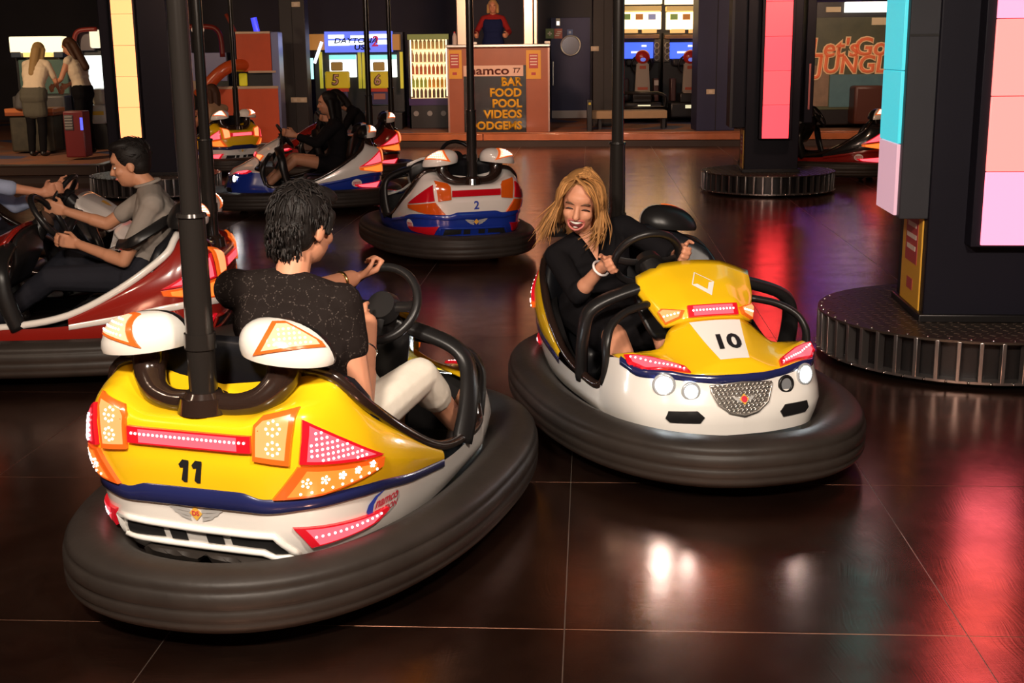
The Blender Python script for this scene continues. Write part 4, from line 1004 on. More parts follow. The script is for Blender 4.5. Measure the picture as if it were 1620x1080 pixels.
pM, bM = figure('man with short dark hair in a grey polo shirt, smiling in profile', CR[:2], CR[2], JM, (1, .12, -.25), (.2, 0, 1), vs=.007, skin=SKIN2, hairstyle='man', hairm=hmat('darkbrown', (.012, .009, .008)), top=cloth('grey', (.27, .23, .20)), sleeve=.66, bottom=cloth('jeans', (.018, .018, .024)), legf=1.95, collar=cloth('grey', (.27, .23, .20)), grip=GR)
belt = tubeme('seat_belt', catmull([V(q)-bM for q in ((-.60, .06, .80), (-.585, .12, .775), (-.50, .215, .72), (-.40, .235, .665), (-.30, .10, .64))], 5), .028, seg=8, flat=.18, upv=(0, 1, .4)); ob('seat_belt', belt, M_blk, pM)
JS = seated(lean=-.12); JS.update(head=(-.62, -.16, 1.10), neck=(-.55, -.15, .96), shL=(-.52, .03, .90), shR=(-.52, -.32, .92), elR=(-.20, -.36, .83), wrR=(.02, -.27, .78), build=1.15)
figure('driver in a pale blue shirt reaching for the wheel of the dark bumper car', CW[:2], CW[2], JS, (1, 0, 0), (0, 0, 1), vs=.010, skin=SKIN, hairstyle='man', hairm=hmat('darkbrown', (.012, .009, .008)), top=cloth('paleblue', (.32, .36, .50)), sleeve=1.25, bottom=cloth('jeans', (.018, .018, .024)), legf=1.95, grip=GR)
JB = seated(y=-.1); JB.update(shL=(-.42, .06, .87), elL=(-.2, .10, .68))
figure('woman with long straight dark hair and bare legs in a black jacket', CB[:2], CB[2], JB, (1, .05, -.08), (0, 0, 1), vs=.010, skin=SKIN2, hairstyle='long', hairm=hmat('black', (.012, .009, .008)), top=cloth('black', (.008, .007, .008)), sleeve=1.8, bottom=cloth('black', (.008, .007, .008)), legf=.35, grip=GR, seed=3)
JK = seated(lean=.16); JK.update(head=(-.07, -.12, 1.02), neck=(-.20, -.13, .93))
figure('dark-haired driver in black bending forward over the wheel', CK[:2], CK[2], JK, (1, .1, -.7), (.6, 0, .8), vs=.011, skin=SKIN2, hairstyle='bob', hairm=hmat('black', (.012, .009, .008)), top=cloth('black', (.008, .007, .008)), sleeve=1.8, bottom=cloth('black', (.008, .007, .008)), legf=1.9, grip=GR)
figure('bare-shouldered brown-haired driver of the orange-yellow bumper car', CY[:2], CY[2], seated(y=.1), (.8, .6, 0), (0, 0, 1), vs=.011, skin=SKIN, hairstyle='long', hairm=hmat('brown', (.05, .02, .01)), top=cloth('sand', (.40, .25, .15)), sleeve=.1, bottom=cloth('black', (.008, .007, .008)), legf=1.9, grip=GR)
# standing people: x forward
def standing(h=1.65, lean=0., arms='down'):
    k = h/1.65
    J = dict(hipL=(0, .085, .86), hipR=(0, -.085, .86), waist=(lean*.25, 0, 1.08), shL=(lean, .17, 1.33), shR=(lean, -.17, 1.33), neck=(lean*1.15, 0, 1.40), head=(lean*1.5+.02, 0, 1.53-abs(lean)*.15), elL=(lean+.08, .24, 1.08), elR=(lean+.08, -.24, 1.08), wrL=(lean+.26, .17, .98), wrR=(lean+.26, -.17, .98),
             knL=(.02, .09, .46), knR=(.02, -.09, .46), anL=(-.02, .09, .075), anR=(-.02, -.09, .075), toL=(.10, .10, .045), toR=(.10, -.10, .045))
    return {a: tuple(V(b)*k) for a, b in J.items()}
M_vest = cloth('navyvest', (.012, .018, .07)); M_redshirt = cloth('redshirt', (.28, .02, .02)); M_blackc = cloth('black')
pos = at_y(781, 120, 23.35)
JL = standing(1.66); JL.update(elL=(.10, .30, 1.10), elR=(.10, -.30, 1.10), wrL=(.30, .27, 1.06), wrR=(.30, -.27, 1.06))
pL, bL = figure('attendant with a blonde bob in a navy waistcoat over a red shirt', (pos.x, 23.45, .86), -92, JL, (1, 0, -.05), (0, 0, 1), vs=.0105, skin=SKIN, hairstyle='bob', hairm=hmat('paleblonde', (.55, .33, .13)), top=M_redshirt, sleeve=1.9, bottom=M_blackc, legf=1.95)
bm = bmesh.new(); JJ = {k: (V(v)-bL) for k, v in JL.items() if k != 'build'}; add_torso(bm, JJ, .018, hi=.9); ob('waistcoat', voxel('waistcoat', bm, .011, 2), M_vest, pL)
for y in (.075, -.075): ob('name_badge', boxme('name_badge', (.125, y, 1.24), (.01, .07, .022)), mat('badge_pale', (.6, .5, .25), .5), pL)
pa = at_z(62, 247, .2); pb = at_z(140, 243, .2)
JA = standing(1.62, .16)
figure('woman with pale blonde hair in a white top, grey skirt and black leggings', (pa.x, pa.y, .2), 80, JA, (1, 0, -.45), (.4, 0, 1), vs=.0105, skin=SKIN, hairstyle='long', hairm=hmat('paleblonde'), top=cloth('cream', (.70, .55, .40)), sleeve=.7, bottom=cloth('greytweed', (.10, .09, .07)), legf=1.95, skirt=.55, legm=M_blackc, shoe=mat('dark_shoe', (.015, .012, .012), .35), seed=5)
JC = standing(1.68, .10)
figure('woman with long dark curls in a sleeveless white top and black trousers', (pb.x, pb.y, .2), 165, JC, (1, .2, -.5), (.4, 0, 1), vs=.0105, skin=SKIN, hairstyle='long', hairm=hmat('brown'), top=cloth('cream'), sleeve=.08, bottom=M_blackc, legf=1.95, seed=6)
# ------------------------------------------------------------------ light columns standing on ribbed rubber drums
M_col = mat('column_dark_panel', (.009, .008, .014), .5, var=.2, vscale=2, spec=.15); M_colg = mat('column_grey_panel', (.034, .034, .040), .5, var=.2, vscale=3, spec=.2)
M_tread = mat('tread_plate', (.10, .075, .06), .38, .8, bump=.0); M_drum = mat('drum_dark_steel', (.025, .022, .022), .4, .7); M_rib = mat('drum_rib_steel', (.30, .27, .26), .3, .9)
def drum(label, c, r, z1=.24):
    T = thing('column_base', label, 'column base', (c[0], c[1], 0))
    bm = bmesh.new(); cyl(bm, (0, 0, .03), (0, 0, z1-.012), r-.075, r-.075, 64); ob('drum_core', bm_mesh('drum_core', bm, True, 30), M_drum, T)
    bm = bmesh.new(); cyl(bm, (0, 0, z1-.012), (0, 0, z1), r, r, 64); tp = ob('top_plate', bm_mesh('top_plate', bm, True, 30), M_tread, T)
    bm = bmesh.new(); cyl(bm, (0, 0, .03), (0, 0, .042), r, r, 64); ob('bottom_ring', bm_mesh('bottom_ring', bm, True, 30), M_rib, T)
    bm = bmesh.new(); cyl(bm, (0, 0, 0), (0, 0, .031), r*.8, r*.8, 40); ob('foot', bm_mesh('foot', bm, True, 30), M_drum, T)
    n = 48; me = boxme('rib', (r-.024, 0, (z1+.03)/2), (.05, .020, z1-.03-.012), .003); bo = bmesh.new(); cyl(bo, (r-.004, 0, .036), (r+.012, 0, .036), .008, .006, 6); bo = bm_mesh('bolt', bo); rv = bmesh.new(); ell(rv, (r-.02, 0, z1+.002), (.009, .009, .005), sub=1); rv = bm_mesh('rivet', rv)
    for k in range(n):
        a = 2*math.pi*k/n
        w = math.atan2(-c[1], -c[0]); d = (a-w+math.pi) % (2*math.pi)-math.pi
        if abs(d) < R(110): ob('rib', me, M_rib, T, rot=(0, 0, a)); ob('bolt', bo, M_chrome, T, rot=(0, 0, a+math.pi/n)); ob('rivet', rv, M_chrome, T, rot=(0, 0, a+math.pi/n))
    # raised bars of the tread plate, small and alike
    bm = bmesh.new(); st = .052
    for i in range(int(-r/st), int(r/st)+1):
        for j in range(int(-r/st), int(r/st)+1):
            x, y = i*st, j*st
            if x*x+y*y < (r-.05)**2: box(bm, (x, y, z1), (.030, .009, .005), Euler((0, 0, R(45 if (i+j) % 2 else -45))))
    ob('tread_bars', bm_mesh('tread_bars', bm, False), mat('tread_bar_worn', (.26, .20, .16), .35, .9), T, kind='stuff')
    return T
def led_box(parent, name, c, sx, sy, z0, z1, face, tile_m, th, w):
    """a shallow housing with stacked glowing tiles on one face; c centre in the column frame"""
    h = ob(name, boxme(name, (c[0], c[1], (z0+z1)/2), (sx, sy, z1-z0), .006), M_colg if face == 'x-' else M_col, parent)
    n = math.ceil((z1-z0-.02)/th); 
    for k in range(n):
        a = z0+.012+k*th; b = min(a+th-.004, z1-.005); m = tile_m[k % len(tile_m)]
        if face == 'y-': me = boxme('light_tile', (c[0], c[1]-sy/2-.008, (a+b)/2), (w, .018, b-a), .003)
        else: me = boxme('light_tile', (c[0]-sx/2-.008, c[1], (a+b)/2), (.018, w, b-a), .003)
        ob('light_tile', me, m, h)
    return h
def tile(nm, c=(1, 1, 1), s=1.): 
    m = mat('tile_'+nm, tuple(v*.7 for v in c), .4, emit=c, es=s)
    return m
def column(label, c, w, yaw, z0=.24):
    T = thing('light_column', label, 'column', (c[0], c[1], z0), yaw)
    ob('column_core', boxme('column_core', (0, 0, (3.35-z0)/2), (w, w, 3.35-z0), .008), M_col, T)
    ob('column_foot', boxme('column_foot', (0, 0, .02), (w+.05, w+.05, .04), .006), M_drum, T)
    return T
yaw = R(-5)
# near pink column
NC = (2.43, 6.52); drum('ribbed steel drum under the large pink lit column', NC, .78)
T = column('dark column with tall glowing pink tiles and a cyan side panel', NC, .62, yaw)
pk = [tile('pink', (1, .19, .29), 2.5), tile('salmon', (1, .16, .145), 2.5), tile('salmon'), tile('pink')]
led_box(T, 'light_housing', (.05, -.36), .36, .13, .40, 3.1, 'y-', pk, .36, .27)
cy = [tile('lilac', (.72, .42, .50), .75), tile('cyan', (.06, .58, .66), .95), tile('cyan'), tile('cyan')]
led_box(T, 'light_housing', (-.37, .0), .16, .56, .52, 3.1, 'x-', cy, .36, .44)
for z in (1.42, 2.3): ob('panel_joint', boxme('panel_joint', (-.37, -.2815, z), (.16, .004, .012)), M_hole, T)
# poster on the side of the column
def poster(parent, c, size, n, kind=0):
    """small framed yellow poster with a red block and pale lines; n: 'x-' or 'y-'"""
    rot = (0, 0, R(-90)) if n == 'x-' else (0, 0, 0); w, h = size
    p = ob('poster', boxme('poster', (0, -.004, 0), (w, .008, h)), mat('poster_yellow', (.72, .36, .03), .5), parent, c, rot)
    ob('poster_print', boxme('poster_print', (0, -.009, h*.12), (w*.62, .002, h*.5)), mat('poster_red', (.45, .05, .05), .5), p)
    for k in range(4): ob('poster_print', boxme('poster_print', (0, -.0105, h*(.30-.1*k)), (w*(.5-.06*(k % 2)), .002, h*.04)), mat('poster_pale', (.75, .6, .5), .5), p)
    ob('poster_print', boxme('poster_print', (0, -.009, -h*.32), (w*.3, .002, h*.10)), mat('poster_red'), p)
    return p
poster(T, (-.312, -.02, .47-.13), (.42, .60), 'x-')
# red column in the middle distance
MCc = (2.98, 14.55); drum('ribbed steel drum under the red lit column', MCc, .76)
T = column('dark column with glowing coral red tiles in the middle of the rink', MCc, .60, yaw)
rd = [tile('coral', (1, .042, .056), 2.6), tile('coral2', (1, .05, .06), 2.4)]
led_box(T, 'light_housing', (.02, -.36), .36, .12, .38, 3.1, 'y-', rd, .37, .29)
ob('screen_housing', boxme('screen_housing', (-.38, .0, 1.8), (.18, .5, 2.6), .01), M_col, T); ob('screen_housing', boxme('screen_housing', (.40, .0, 1.85), (.10, .5, 2.6), .01), M_col, T)
ob('screen_edge', boxme('screen_edge', (-.46, -.255, 1.8), (.03, .02, 2.6)), M_colg, T); ob('strip_print', boxme('strip_print', (.40, -.253, .95), (.02, .006, .5)), mat('strip_red_print', (.4, .12, .12), .5), T)
poster(T, (-.302, -.05, .25), (.34, .44), 'x-')
# cream column at the left
LCc = (-4.22, 15.0); drum('ribbed steel drum under the cream lit column', LCc, .76)
T = column('dark column with warm cream glowing tiles beside the standing women', LCc, .60, R(4))
cr = [tile('cream', (1, .36, .13), 1.9), tile('cream2', (1, .38, .14), 1.8)]
led_box(T, 'light_housing', (-.16, -.36), .28, .12, .44, 3.1, 'y-', cr, .345, .235)
ob('screen_housing', boxme('screen_housing', (-.40, .0, 1.55), (.14, .5, 2.9), .01), M_col, T)
# small red-lit ticket reader on the cream column's base
t = thing('ticket_machine', 'narrow orange machine with red lights beside the cream column', 'machine', (at_z(258, 283, 0).x, at_z(258, 283, 0).y-.0, 0))
ob('cabinet', boxme('cabinet', (0, 0, .45), (.22, .2, .9), .01), mat('machine_orange', (.30, .10, .03), .5), t)
for k in range(9): ob('indicator_light', boxme('indicator_light', (-.07+.07*(k % 3), -.105, .84-.1*(k//3)+.02*(k % 2)), (.04, .012, .03)), glow('indicator_red', (1, .06, .08), 2.5), t)
# ------------------------------------------------------------------ pillars at the edge of the walkway
def pillar(label, px0, px1, py, Y, m, plates):
    a, b = at_y(px0, py, Y), at_y(px1, py, Y); w = b.x-a.x; cx = (a.x+b.x)/2
    T = thing('pillar', label, 'pillar', (cx, Y+w/2, .2)); ob('shaft', boxme('shaft', (0, 0, 1.575), (w, w, 3.15), .01), m, T); ob('joint', boxme('joint', (.0, -w/2-.001, 1.575), (.012, .006, 3.14)), M_hole, T)
    for px, py_ in plates:
        p = at_y(px, py_, Y); s = ob('switch_plate', boxme('switch_plate', (p.x-cx, -w/2-.008, p.z-.2), (.15, .016, .09), .006), mat('switch_cream', (.6, .5, .36), .5), T)
        ob('rocker', boxme('rocker', (p.x-cx, -w/2-.018, p.z-.2), (.06, .008, .05)), mat('switch_rocker', (.7, .6, .48), .5), s)
    return T
M_pblue = mat('pillar_blue', (.022, .024, .075), .5, var=.25, vscale=1.5); M_pblk = mat('pillar_black', (.016, .012, .012), .5, var=.3, vscale=2)
pillar('blue painted pillar in front of the racing cabinets', 1103, 1164, 120, 22.6, M_pblue, [(1124, 145)])
pillar('black pillar between the orange cabinet and the numbered cabinets', 446, 486, 120, 22.5, M_pblk, [(467, 158), (479, 158), (468, 7)])
pillar('black pillar beside the blue door', 938, 972, 120, 24.3, M_pblk, [(941, 77)])
pillar('black pillar behind the coral lit column', 1168, 1200, 120, 23.0, M_pblk, [])
# ------------------------------------------------------------------ control booth
YB = 22.75
a, b = at_y(708, 76, YB), at_y(868, 76, YB); bw = b.x-a.x; bx = (a.x+b.x)/2; bz = a.z-.2
M_board = mat('booth_brown_board', (.33, .085, .03), .4, var=.2, vscale=3, coat=.3)
T = thing('booth_counter', 'brown booth counter with steel top, posters and a black sign', 'counter', (bx, YB, .2), R(-2))
ob('front_panel', boxme('front_panel', (0, .03, bz/2), (bw, .06, bz), .01), M_board, T)
for s in (-1, 1): ob('side_panel', boxme('side_panel', (s*(bw/2-.03), .62, bz/2), (.06, 1.12, bz), .01), M_board, T)
ob('counter_top', boxme('counter_top', (0, .18, bz+.03), (bw+.06, .5, .055), .012), M_steel, T)
for s in (-1, 1): ob('corner_edge', boxme('corner_edge', (s*bw/2, -.004, bz/2), (.03, .02, bz-.02)), mat('steel_corner', (.35, .22, .18), .35, .8), T)
ob('booth_floor', boxme('booth_floor', (0, .75, .33), (bw-.14, 1.0, .66)), M_kerbd, T)
for px, w in ((734, .30), (839, .26)):
    p = at_y(px, 40, YB); ob('canopy_post', boxme('canopy_post', (p.x-bx, .22, bz+.95), (w, .10, 1.85), .02), mat('post_satin_metal', (.55, .40, .32), .3, .85), T)
    ob('post_groove', boxme('post_groove', (p.x-bx+.05, .168, bz+.95), (.03, .01, 1.8)), M_hole, T)
def sign_at(parent, px0, px1, py0, py1, Y, oy, m, name, th=.02):
    a, b = at_y(px0, py0, Y), at_y(px1, py1, Y); o = parent.location
    return ob(name, boxme(name, ((a.x+b.x)/2-o.x, oy, (a.z+b.z)/2-o.z), (abs(b.x-a.x), th, abs(a.z-b.z)), .004), m, parent), ((a.x+b.x)/2-o.x, (a.z+b.z)/2-o.z, abs(b.x-a.x), abs(a.z-b.z))
def letters(parent, s, x, y, z, size, m, bold=.0, shear=0., width=1., align='CENTER', depth=.006, name='lettering'):
    bm = text2(s, size, bold, shear, width, align)
    r = bmesh.ops.extrude_face_region(bm, geom=bm.faces[:]); bmesh.ops.translate(bm, verts=[v for v in r['geom'] if isinstance(v, bmesh.types.BMVert)], vec=(0, 0, depth))
    me = bm_mesh(name, bm, False); return ob(name, me, m, parent, (x, y, z), (R(90), 0, 0))
sg, (sx, sz, sw_, sh_) = sign_at(T, 733, 833, 104, 210, YB, -.015, mat('sign_black', (.012, .010, .009), .25, coat=.5), 'sign_board')
hd, (hx, hz, hw, hh) = sign_at(T, 733, 828, 104, 120, YB, -.03, mat('sign_header_pale', (.72, .48, .38), .4), 'sign_header')
M_dkred = mat('letter_darkred', (.10, .015, .01), .5); M_ylet = mat('letter_yellow', (.80, .42, .02), .45)
letters(T, 'namco', hx-.08, -.042, hz, .20, M_dkred, .004, 0, 1.35, name='sign_lettering')
letters(T, 'T7', hx+.40, -.042, hz, .12, M_dkred, .002, .2, name='sign_lettering')
for k, s in enumerate(('BAR', 'FOOD', 'POOL', 'VIDEOS', 'DODGEMS')):
    zc = at_y(800, [130, 147, 164, 181, 199][k], YB).z-.2; letters(T, s, sx+sw_/2-.08, -.027, zc, .20, M_ylet, .008, 0, 1.0, 'RIGHT', name='sign_lettering')
for px in (719, 844):
    p = at_y(px, 102, YB); poster(T, (p.x-bx, -.004, p.z-.2), (.26, .50), 'y-')
for k, px in enumerate((750, 866)):   # small things on the counter top
    p = at_y(px, 69, YB); t = thing('counter_box', ['small white card holder on the counter beside the attendant', 'small white paper stack on the end of the counter'][k], 'box', (p.x, YB+.05, bz+.2+.0575)); ob('holder', boxme('holder', (0, 0, .02), (.10, .06, .04), .006), M_deck, t); ob('card', boxme('card', (0, 0, .0425), (.07, .04, .005)), mat('card_grey', (.5, .5, .52), .5), t)
# soft-drink bottle standing at the counter's end
p = at_y(719, 75, YB); t = thing('soda_bottle', 'large soda bottle print on the poster end of the counter', 'bottle', (p.x, YB+.10, bz+.2+.0575))
bm = bmesh.new(); cyl(bm, (0, 0, 0), (0, 0, .14), .04, .04, 16); cyl(bm, (0, 0, .14), (0, 0, .20), .04, .016, 16); ob('bottle_body', bm_mesh('bottle_body', bm, True, 40), mat('soda_pale', (.55, .45, .42), .2), t)
bm = bmesh.new(); cyl(bm, (0, 0, .20), (0, 0, .225), .018, .018, 12); ob('cap', bm_mesh('cap', bm, True, 40), mat('cap_red', (.5, .03, .03), .4), t); t['label'] = 'small bottle with a red cap on the end of the counter'
# ------------------------------------------------------------------ back wall pieces: blue door, signs
YD = 27.2
a, b = at_y(872, 28, YD), at_y(934, 186, YD)
w_ = tag(ob('wall_partition', boxme('wall_partition', (1.6, YD+.25, 1.75), (5.2, .1, 3.1)), mat('partition_navy', (.02, .018, .04), .6)), kind='structure')
D = ob('door_1', boxme('door_1', ((a.x+b.x)/2, YD+.16, (a.z+.2)/2), (b.x-a.x, .06, a.z-.2), .006), mat('door_blue', (.025, .028, .12), .45, var=.2, vscale=2)); tag(D, 'blue double door with a round window behind the counter', kind='structure')
ob('kick_plate', boxme('kick_plate', ((a.x+b.x)/2, YD+.12, .29), (b.x-a.x-.02, .015, .16)), mat('kick_pale', (.42, .36, .34), .4, .4), D)
c = at_y(903, 72, YD); bm = bmesh.new(); cyl(bm, (c.x, YD+.135, c.z), (c.x, YD+.10, c.z), .20, .20, 32); win = ob('round_window', bm_mesh('round_window', bm, True, 40), mat('porthole_glass', (.35, .33, .38), .12, .5), D)
bm = bmesh.new(); tube(bm, [(c.x+.205*math.cos(t), YD+.10, c.z+.205*math.sin(t)) for t in np.linspace(0, 2*math.pi, 33)[:-1]], .018, seg=8, closed=True, upv=(0, 1, 0)); ob('window_ring', bm_mesh('window_ring', bm), M_steel, win)
ob('door_handle', boxme('door_handle', (a.x+.04, YD+.10, 1.15), (.03, .04, .5), .008), M_steel, D)
for px, py, c_, nm in ((870, 53, (.20, .30, .16), 'green'), (883.5, 53, (.60, .20, .18), 'red'), (902, 51, (.10, .16, .45), 'blue')):
    p = at_y(px, py, YD); sz = .17 if nm != 'blue' else .12; s = thing('wall_sign', {'green': 'small green sign with a pale symbol on the blue door', 'red': 'small pale red sign with symbols on the blue door', 'blue': 'small square blue notice above the round window'}[nm], 'sign', (p.x, YD+.118, p.z))
    ob('plate', boxme('plate', (0, 0, 0), (sz, .012, sz*1.2 if nm != 'blue' else sz)), mat('sign_'+nm, c_, .5), s)
    if nm == 'green':
        for q in ((.09, .03), (.03, .09)): ob('symbol', boxme('symbol', (0, -.008, 0), (q[0], .004, q[1])), M_deck, s)
    elif nm == 'red':
        for q in (-.04, .0, .04): ob('symbol', boxme('symbol', (q*.6, -.008, q), (.09, .004, .018)), M_deck, s)
    else: ob('symbol', boxme('symbol', (0, -.008, 0), (.05, .004, .05)), mat('sign_paleblue', (.45, .55, .8), .5), s)
p = at_y(883, 35, YD); s = thing('emergency_light', 'small white emergency lamp above the door signs', 'lamp', (p.x, YD+.10, p.z)); ob('case', boxme('case', (0, 0, 0), (.09, .05, .16), .008), mat('lamp_case', (.6, .6, .58), .5), s); ob('lens', boxme('lens', (0, -.03, -.02), (.06, .012, .08), .004), glow('em_light', (1, .95, .9), 1.2), s)
# ------------------------------------------------------------------ machines on the walkway
M_cab = mat('cabinet_black', (.015, .014, .017), .4); M_cabw = mat('cabinet_white', (.55, .52, .5), .4)
def pxbox(parent, px0, px1, py0, py1, Y, dep, m, name, bev=.006, dy=0.):
    """box whose front face covers the given pixels at distance Y, going back by dep"""
    a, b = at_y(px0, py0, Y), at_y(px1, py1, Y); o = parent.location
    a.x, b.x = at_y(px0, 150, o.y).x, at_y(px1, 150, o.y).x      # keep the machine square to the hall
    return ob(name, boxme(name, ((a.x+b.x)/2-o.x, Y+dep/2+dy-o.y, (a.z+b.z)/2-o.z), (abs(b.x-a.x), dep, abs(a.z-b.z)), bev), m, parent)
def place(name, label, cat, px, Y, z=.2): p = at_y(px, 150, Y); return thing(name, label, cat, (p.x, Y, z))
def pp(T, px, py, Y): p = at_y(px, py, Y); p.x = at_y(px, 150, T.location.y).x; return p-T.location
# drinks fridge with lit shelves
YF = 24.3; T = place('drinks_fridge', 'tall black glass-door fridge with brightly lit shelves of bottles', 'fridge', 678, YF)
top_, bot_ = at_y(678, 54, YF).z-.2, 0.
x0, x1 = at_y(646, 120, YF).x-T.location.x, at_y(711, 120, YF).x-T.location.x; fw_ = x1-x0
for nm, c, s in (('back_panel', ((x0+x1)/2, .62, top_/2), (fw_, .04, top_)), ('side_panel', (x0+.02, .32, top_/2), (.04, .6, top_)), ('side_panel', (x1-.02, .32, top_/2), (.04, .6, top_)), ('roof', ((x0+x1)/2, .32, top_-.03), (fw_, .64, .06)), ('plinth', ((x0+x1)/2, .32, .25), (fw_, .6, .5))): ob(nm, boxme(nm, c, s, .006), M_cab, T)
ob('light_panel', boxme('light_panel', ((x0+x1)/2, .59, (top_+.5)/2), (fw_-.1, .01, top_-.62)), glow('fridge_light', (1, .78, .42), 1.3), T)  # back panel made to glow, standing in for the lit interior
ob('band', boxme('band', ((x0+x1)/2, .012, .50), (fw_, .02, .13)), mat('fridge_purple', (.05, .012, .16), .35), T)
for k in range(3):
    bm = bmesh.new(); cx_ = x0+fw_*(k+.5)/3; cyl(bm, (cx_, .02, .28), (cx_, .0, .28), .05, .05, 18); ob('round_logo', bm_mesh('round_logo', bm, True, 40), mat('logo_grey', (.35, .35, .36), .4), T)
sz_ = [at_y(678, y, YF).z-.2 for y in (155, 138.5, 117.5, 98, 77)]
for z in sz_: ob('shelf', boxme('shelf', ((x0+x1)/2, .33, z-.01), (fw_-.08, .48, .02)), glow('shelf_cream', (1, .75, .42), .75), T)
for s in (x0+.05, x1-.05): ob('light_tube', boxme('light_tube', (s, .05, (top_+.55)/2), (.03, .02, top_-.65)), glow('fridge_tube', (1, .85, .55), 2.0), T)
ob('glass_door', boxme('glass_door', ((x0+x1)/2, .02, (top_+.56)/2), (fw_-.02, .008, top_-.6)), mat('fridge_glass', (.9, .9, .9), .03, alpha=.06), T)
ob('topper', boxme('topper', ((x0+x1)/2, .0, top_-.05), (fw_, .03, .10)), mat('topper_green', (.20, .24, .06), .5, emit=(.5, .55, .15), es=.15), T)
bmb = bmesh.new(); cyl(bmb, (0, 0, 0), (0, 0, .13), .03, .03, 10); cyl(bmb, (0, 0, .13), (0, 0, .17), .03, .012, 10); bottle_me = bm_mesh('bottle_body', bmb, True, 40)
bmb = bmesh.new(); cyl(bmb, (0, 0, .17), (0, 0, .19), .014, .014, 8); bcap_me = bm_mesh('cap', bmb, True, 40)
rows_ = [((.10, .05, .03), 'dark'), ((.30, .42, .03), 'green'), ((.55, .12, .03), 'orange'), ((.45, .25, .15), 'tawny'), ((.62, .40, .08), 'amber')]
for r_, z in enumerate(sz_):
    for k in range(9):
        c_, n_ = rows_[r_]
        if r_ == 1 and k > 3: c_, n_ = (.70, .34, .02), 'yellow'
        t = thing('drink_bottle', '%s bottle on shelf %s of the drinks fridge' % (n_, ['at the bottom', 'above the lowest', 'in the middle', 'below the topmost', 'at the top'][r_]), 'bottle', (T.location.x+x0+.075+(fw_-.15)*k/8, YF+.20, z+.2), group='bottles in the drinks fridge')
        ob('bottle_body', bottle_me, mat('bottle_'+n_, c_, .2, trans=.2), t); ob('cap', bcap_me, mat('bottle_cap', (.5, .45, .4), .4), t)
# numbered twin racing cabinets
YN = 24.2; T = place('racing_cabinet', 'twin racing cabinet with a blue-white lit sign and yellow seats 5 and 6', 'arcade machine', 565, YN)
pxbox(T, 492, 636, 52, 203, YN+.6, .5, M_cab, 'cabinet_body'); pxbox(T, 496, 636, 180, 205, YN-.1, 1.0, M_cab, 'platform')
mq = pxbox(T, 517, 622, 50, 82, YN, .3, mat('marquee_blue', (.10, .14, .6), .4, emit=(.13, .20, 1.), es=.9), 'marquee')
for px0, px1 in ((491, 516), (623, 634)): pxbox(T, px0, px1, 54, 79, YN+.02, .28, mat('marquee_side', (.35, .15, .03), .4, emit=(.6, .25, .05), es=.35), 'marquee_end')
for x0_, x1_, y0_, y1_ in ((523, 548, 55, 61), (523, 556, 64, 72), (558, 586, 56, 61), (586, 618, 54, 60), (600, 618, 63, 70), (550, 580, 65, 71)): pxbox(T, x0_, x1_, y0_, y1_, YN-.012, .012, glow('marquee_white', (.85, .92, 1), 1.7), 'light_streak', .002)
q = pp(T, 566, 64.5, YN-.03); letters(T, 'DAYTONA', q.x, q.y, q.z, .14, mat('mq_dark', (.02, .03, .12), .5), .002, .2, 1.2)
q = pp(T, 576, 75, YN-.03); letters(T, 'USA', q.x, q.y, q.z, .13, mat('mq_dark'), .004, .1, 1.3); q = pp(T, 596, 66, YN-.03); letters(T, '2', q.x, q.y, q.z, .27, mat('mq_pink', (.5, .03, .12), .5, emit=(.8, .05, .2), es=.4), .004, .15)
for k, (c_, d_) in enumerate(((539, '5'), (604, '6'))):
    pxbox(T, c_-22, c_+21, 87, 122, YN+.55, .06, glow('screen_white', (.95, 1, .92), 2.5), 'screen'); pxbox(T, c_-22, c_+21, 87, 94, YN+.53, .03, glow('screen_teal', (.25, .75, .62), 1.1), 'screen_banner', .002)
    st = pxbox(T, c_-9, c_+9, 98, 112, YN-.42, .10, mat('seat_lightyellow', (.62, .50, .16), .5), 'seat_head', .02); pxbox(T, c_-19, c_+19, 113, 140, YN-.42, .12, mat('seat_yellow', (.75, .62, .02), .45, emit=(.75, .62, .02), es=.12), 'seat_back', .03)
    pxbox(T, c_-17, c_+17, 140, 145, YN-.43, .12, mat('seat_redband', (.55, .04, .02), .45), 'seat_band', .005); pxbox(T, c_-15, c_+15, 145, 165, YN-.42, .12, mat('seat_bluelow', (.03, .03, .15), .45), 'seat_lower', .01)
    pxbox(T, c_-9, c_+9, 148, 157, YN-.435, .01, mat('seat_print', (.40, .15, .12), .5), 'seat_print', .002); pxbox(T, c_-14, c_+14, 166, 200, YN-.35, .5, M_cab, 'seat_base', .02)
    q = pp(T, c_-3, 127, YN-.44); letters(T, d_, q.x, q.y, q.z, .26, mat('num_shadow', (.12, .06, .02), .5), .014, .12); letters(T, d_, q.x, q.y-.008, q.z, .26, mat('num_pale', (.70, .45, .36), .5), .004, .12)
for px in (568.5, 575, 507, 635): pxbox(T, px-2.4, px+2.4, 82, 140, YN+.2, .06, mat('post_yellow', (.70, .62, .04), .4, emit=(.7, .62, .05), es=.35), 'light_post', .004)
bm = bmesh.new(); a, b = pp(T, 514, 66, YN-.1), pp(T, 501, 100, YN-.1); cyl(bm, a, b, .03, .03, 10); ob('neon_tube', bm_mesh('neon_tube', bm, True, 40), glow('neon_lilac', (.85, .85, 1), 1.6), T)
pxbox(T, 491, 496, 92, 125, YN+.1, .05, glow('neon_cyan', (.4, 1, .9), 1.5), 'neon_strip', .002)
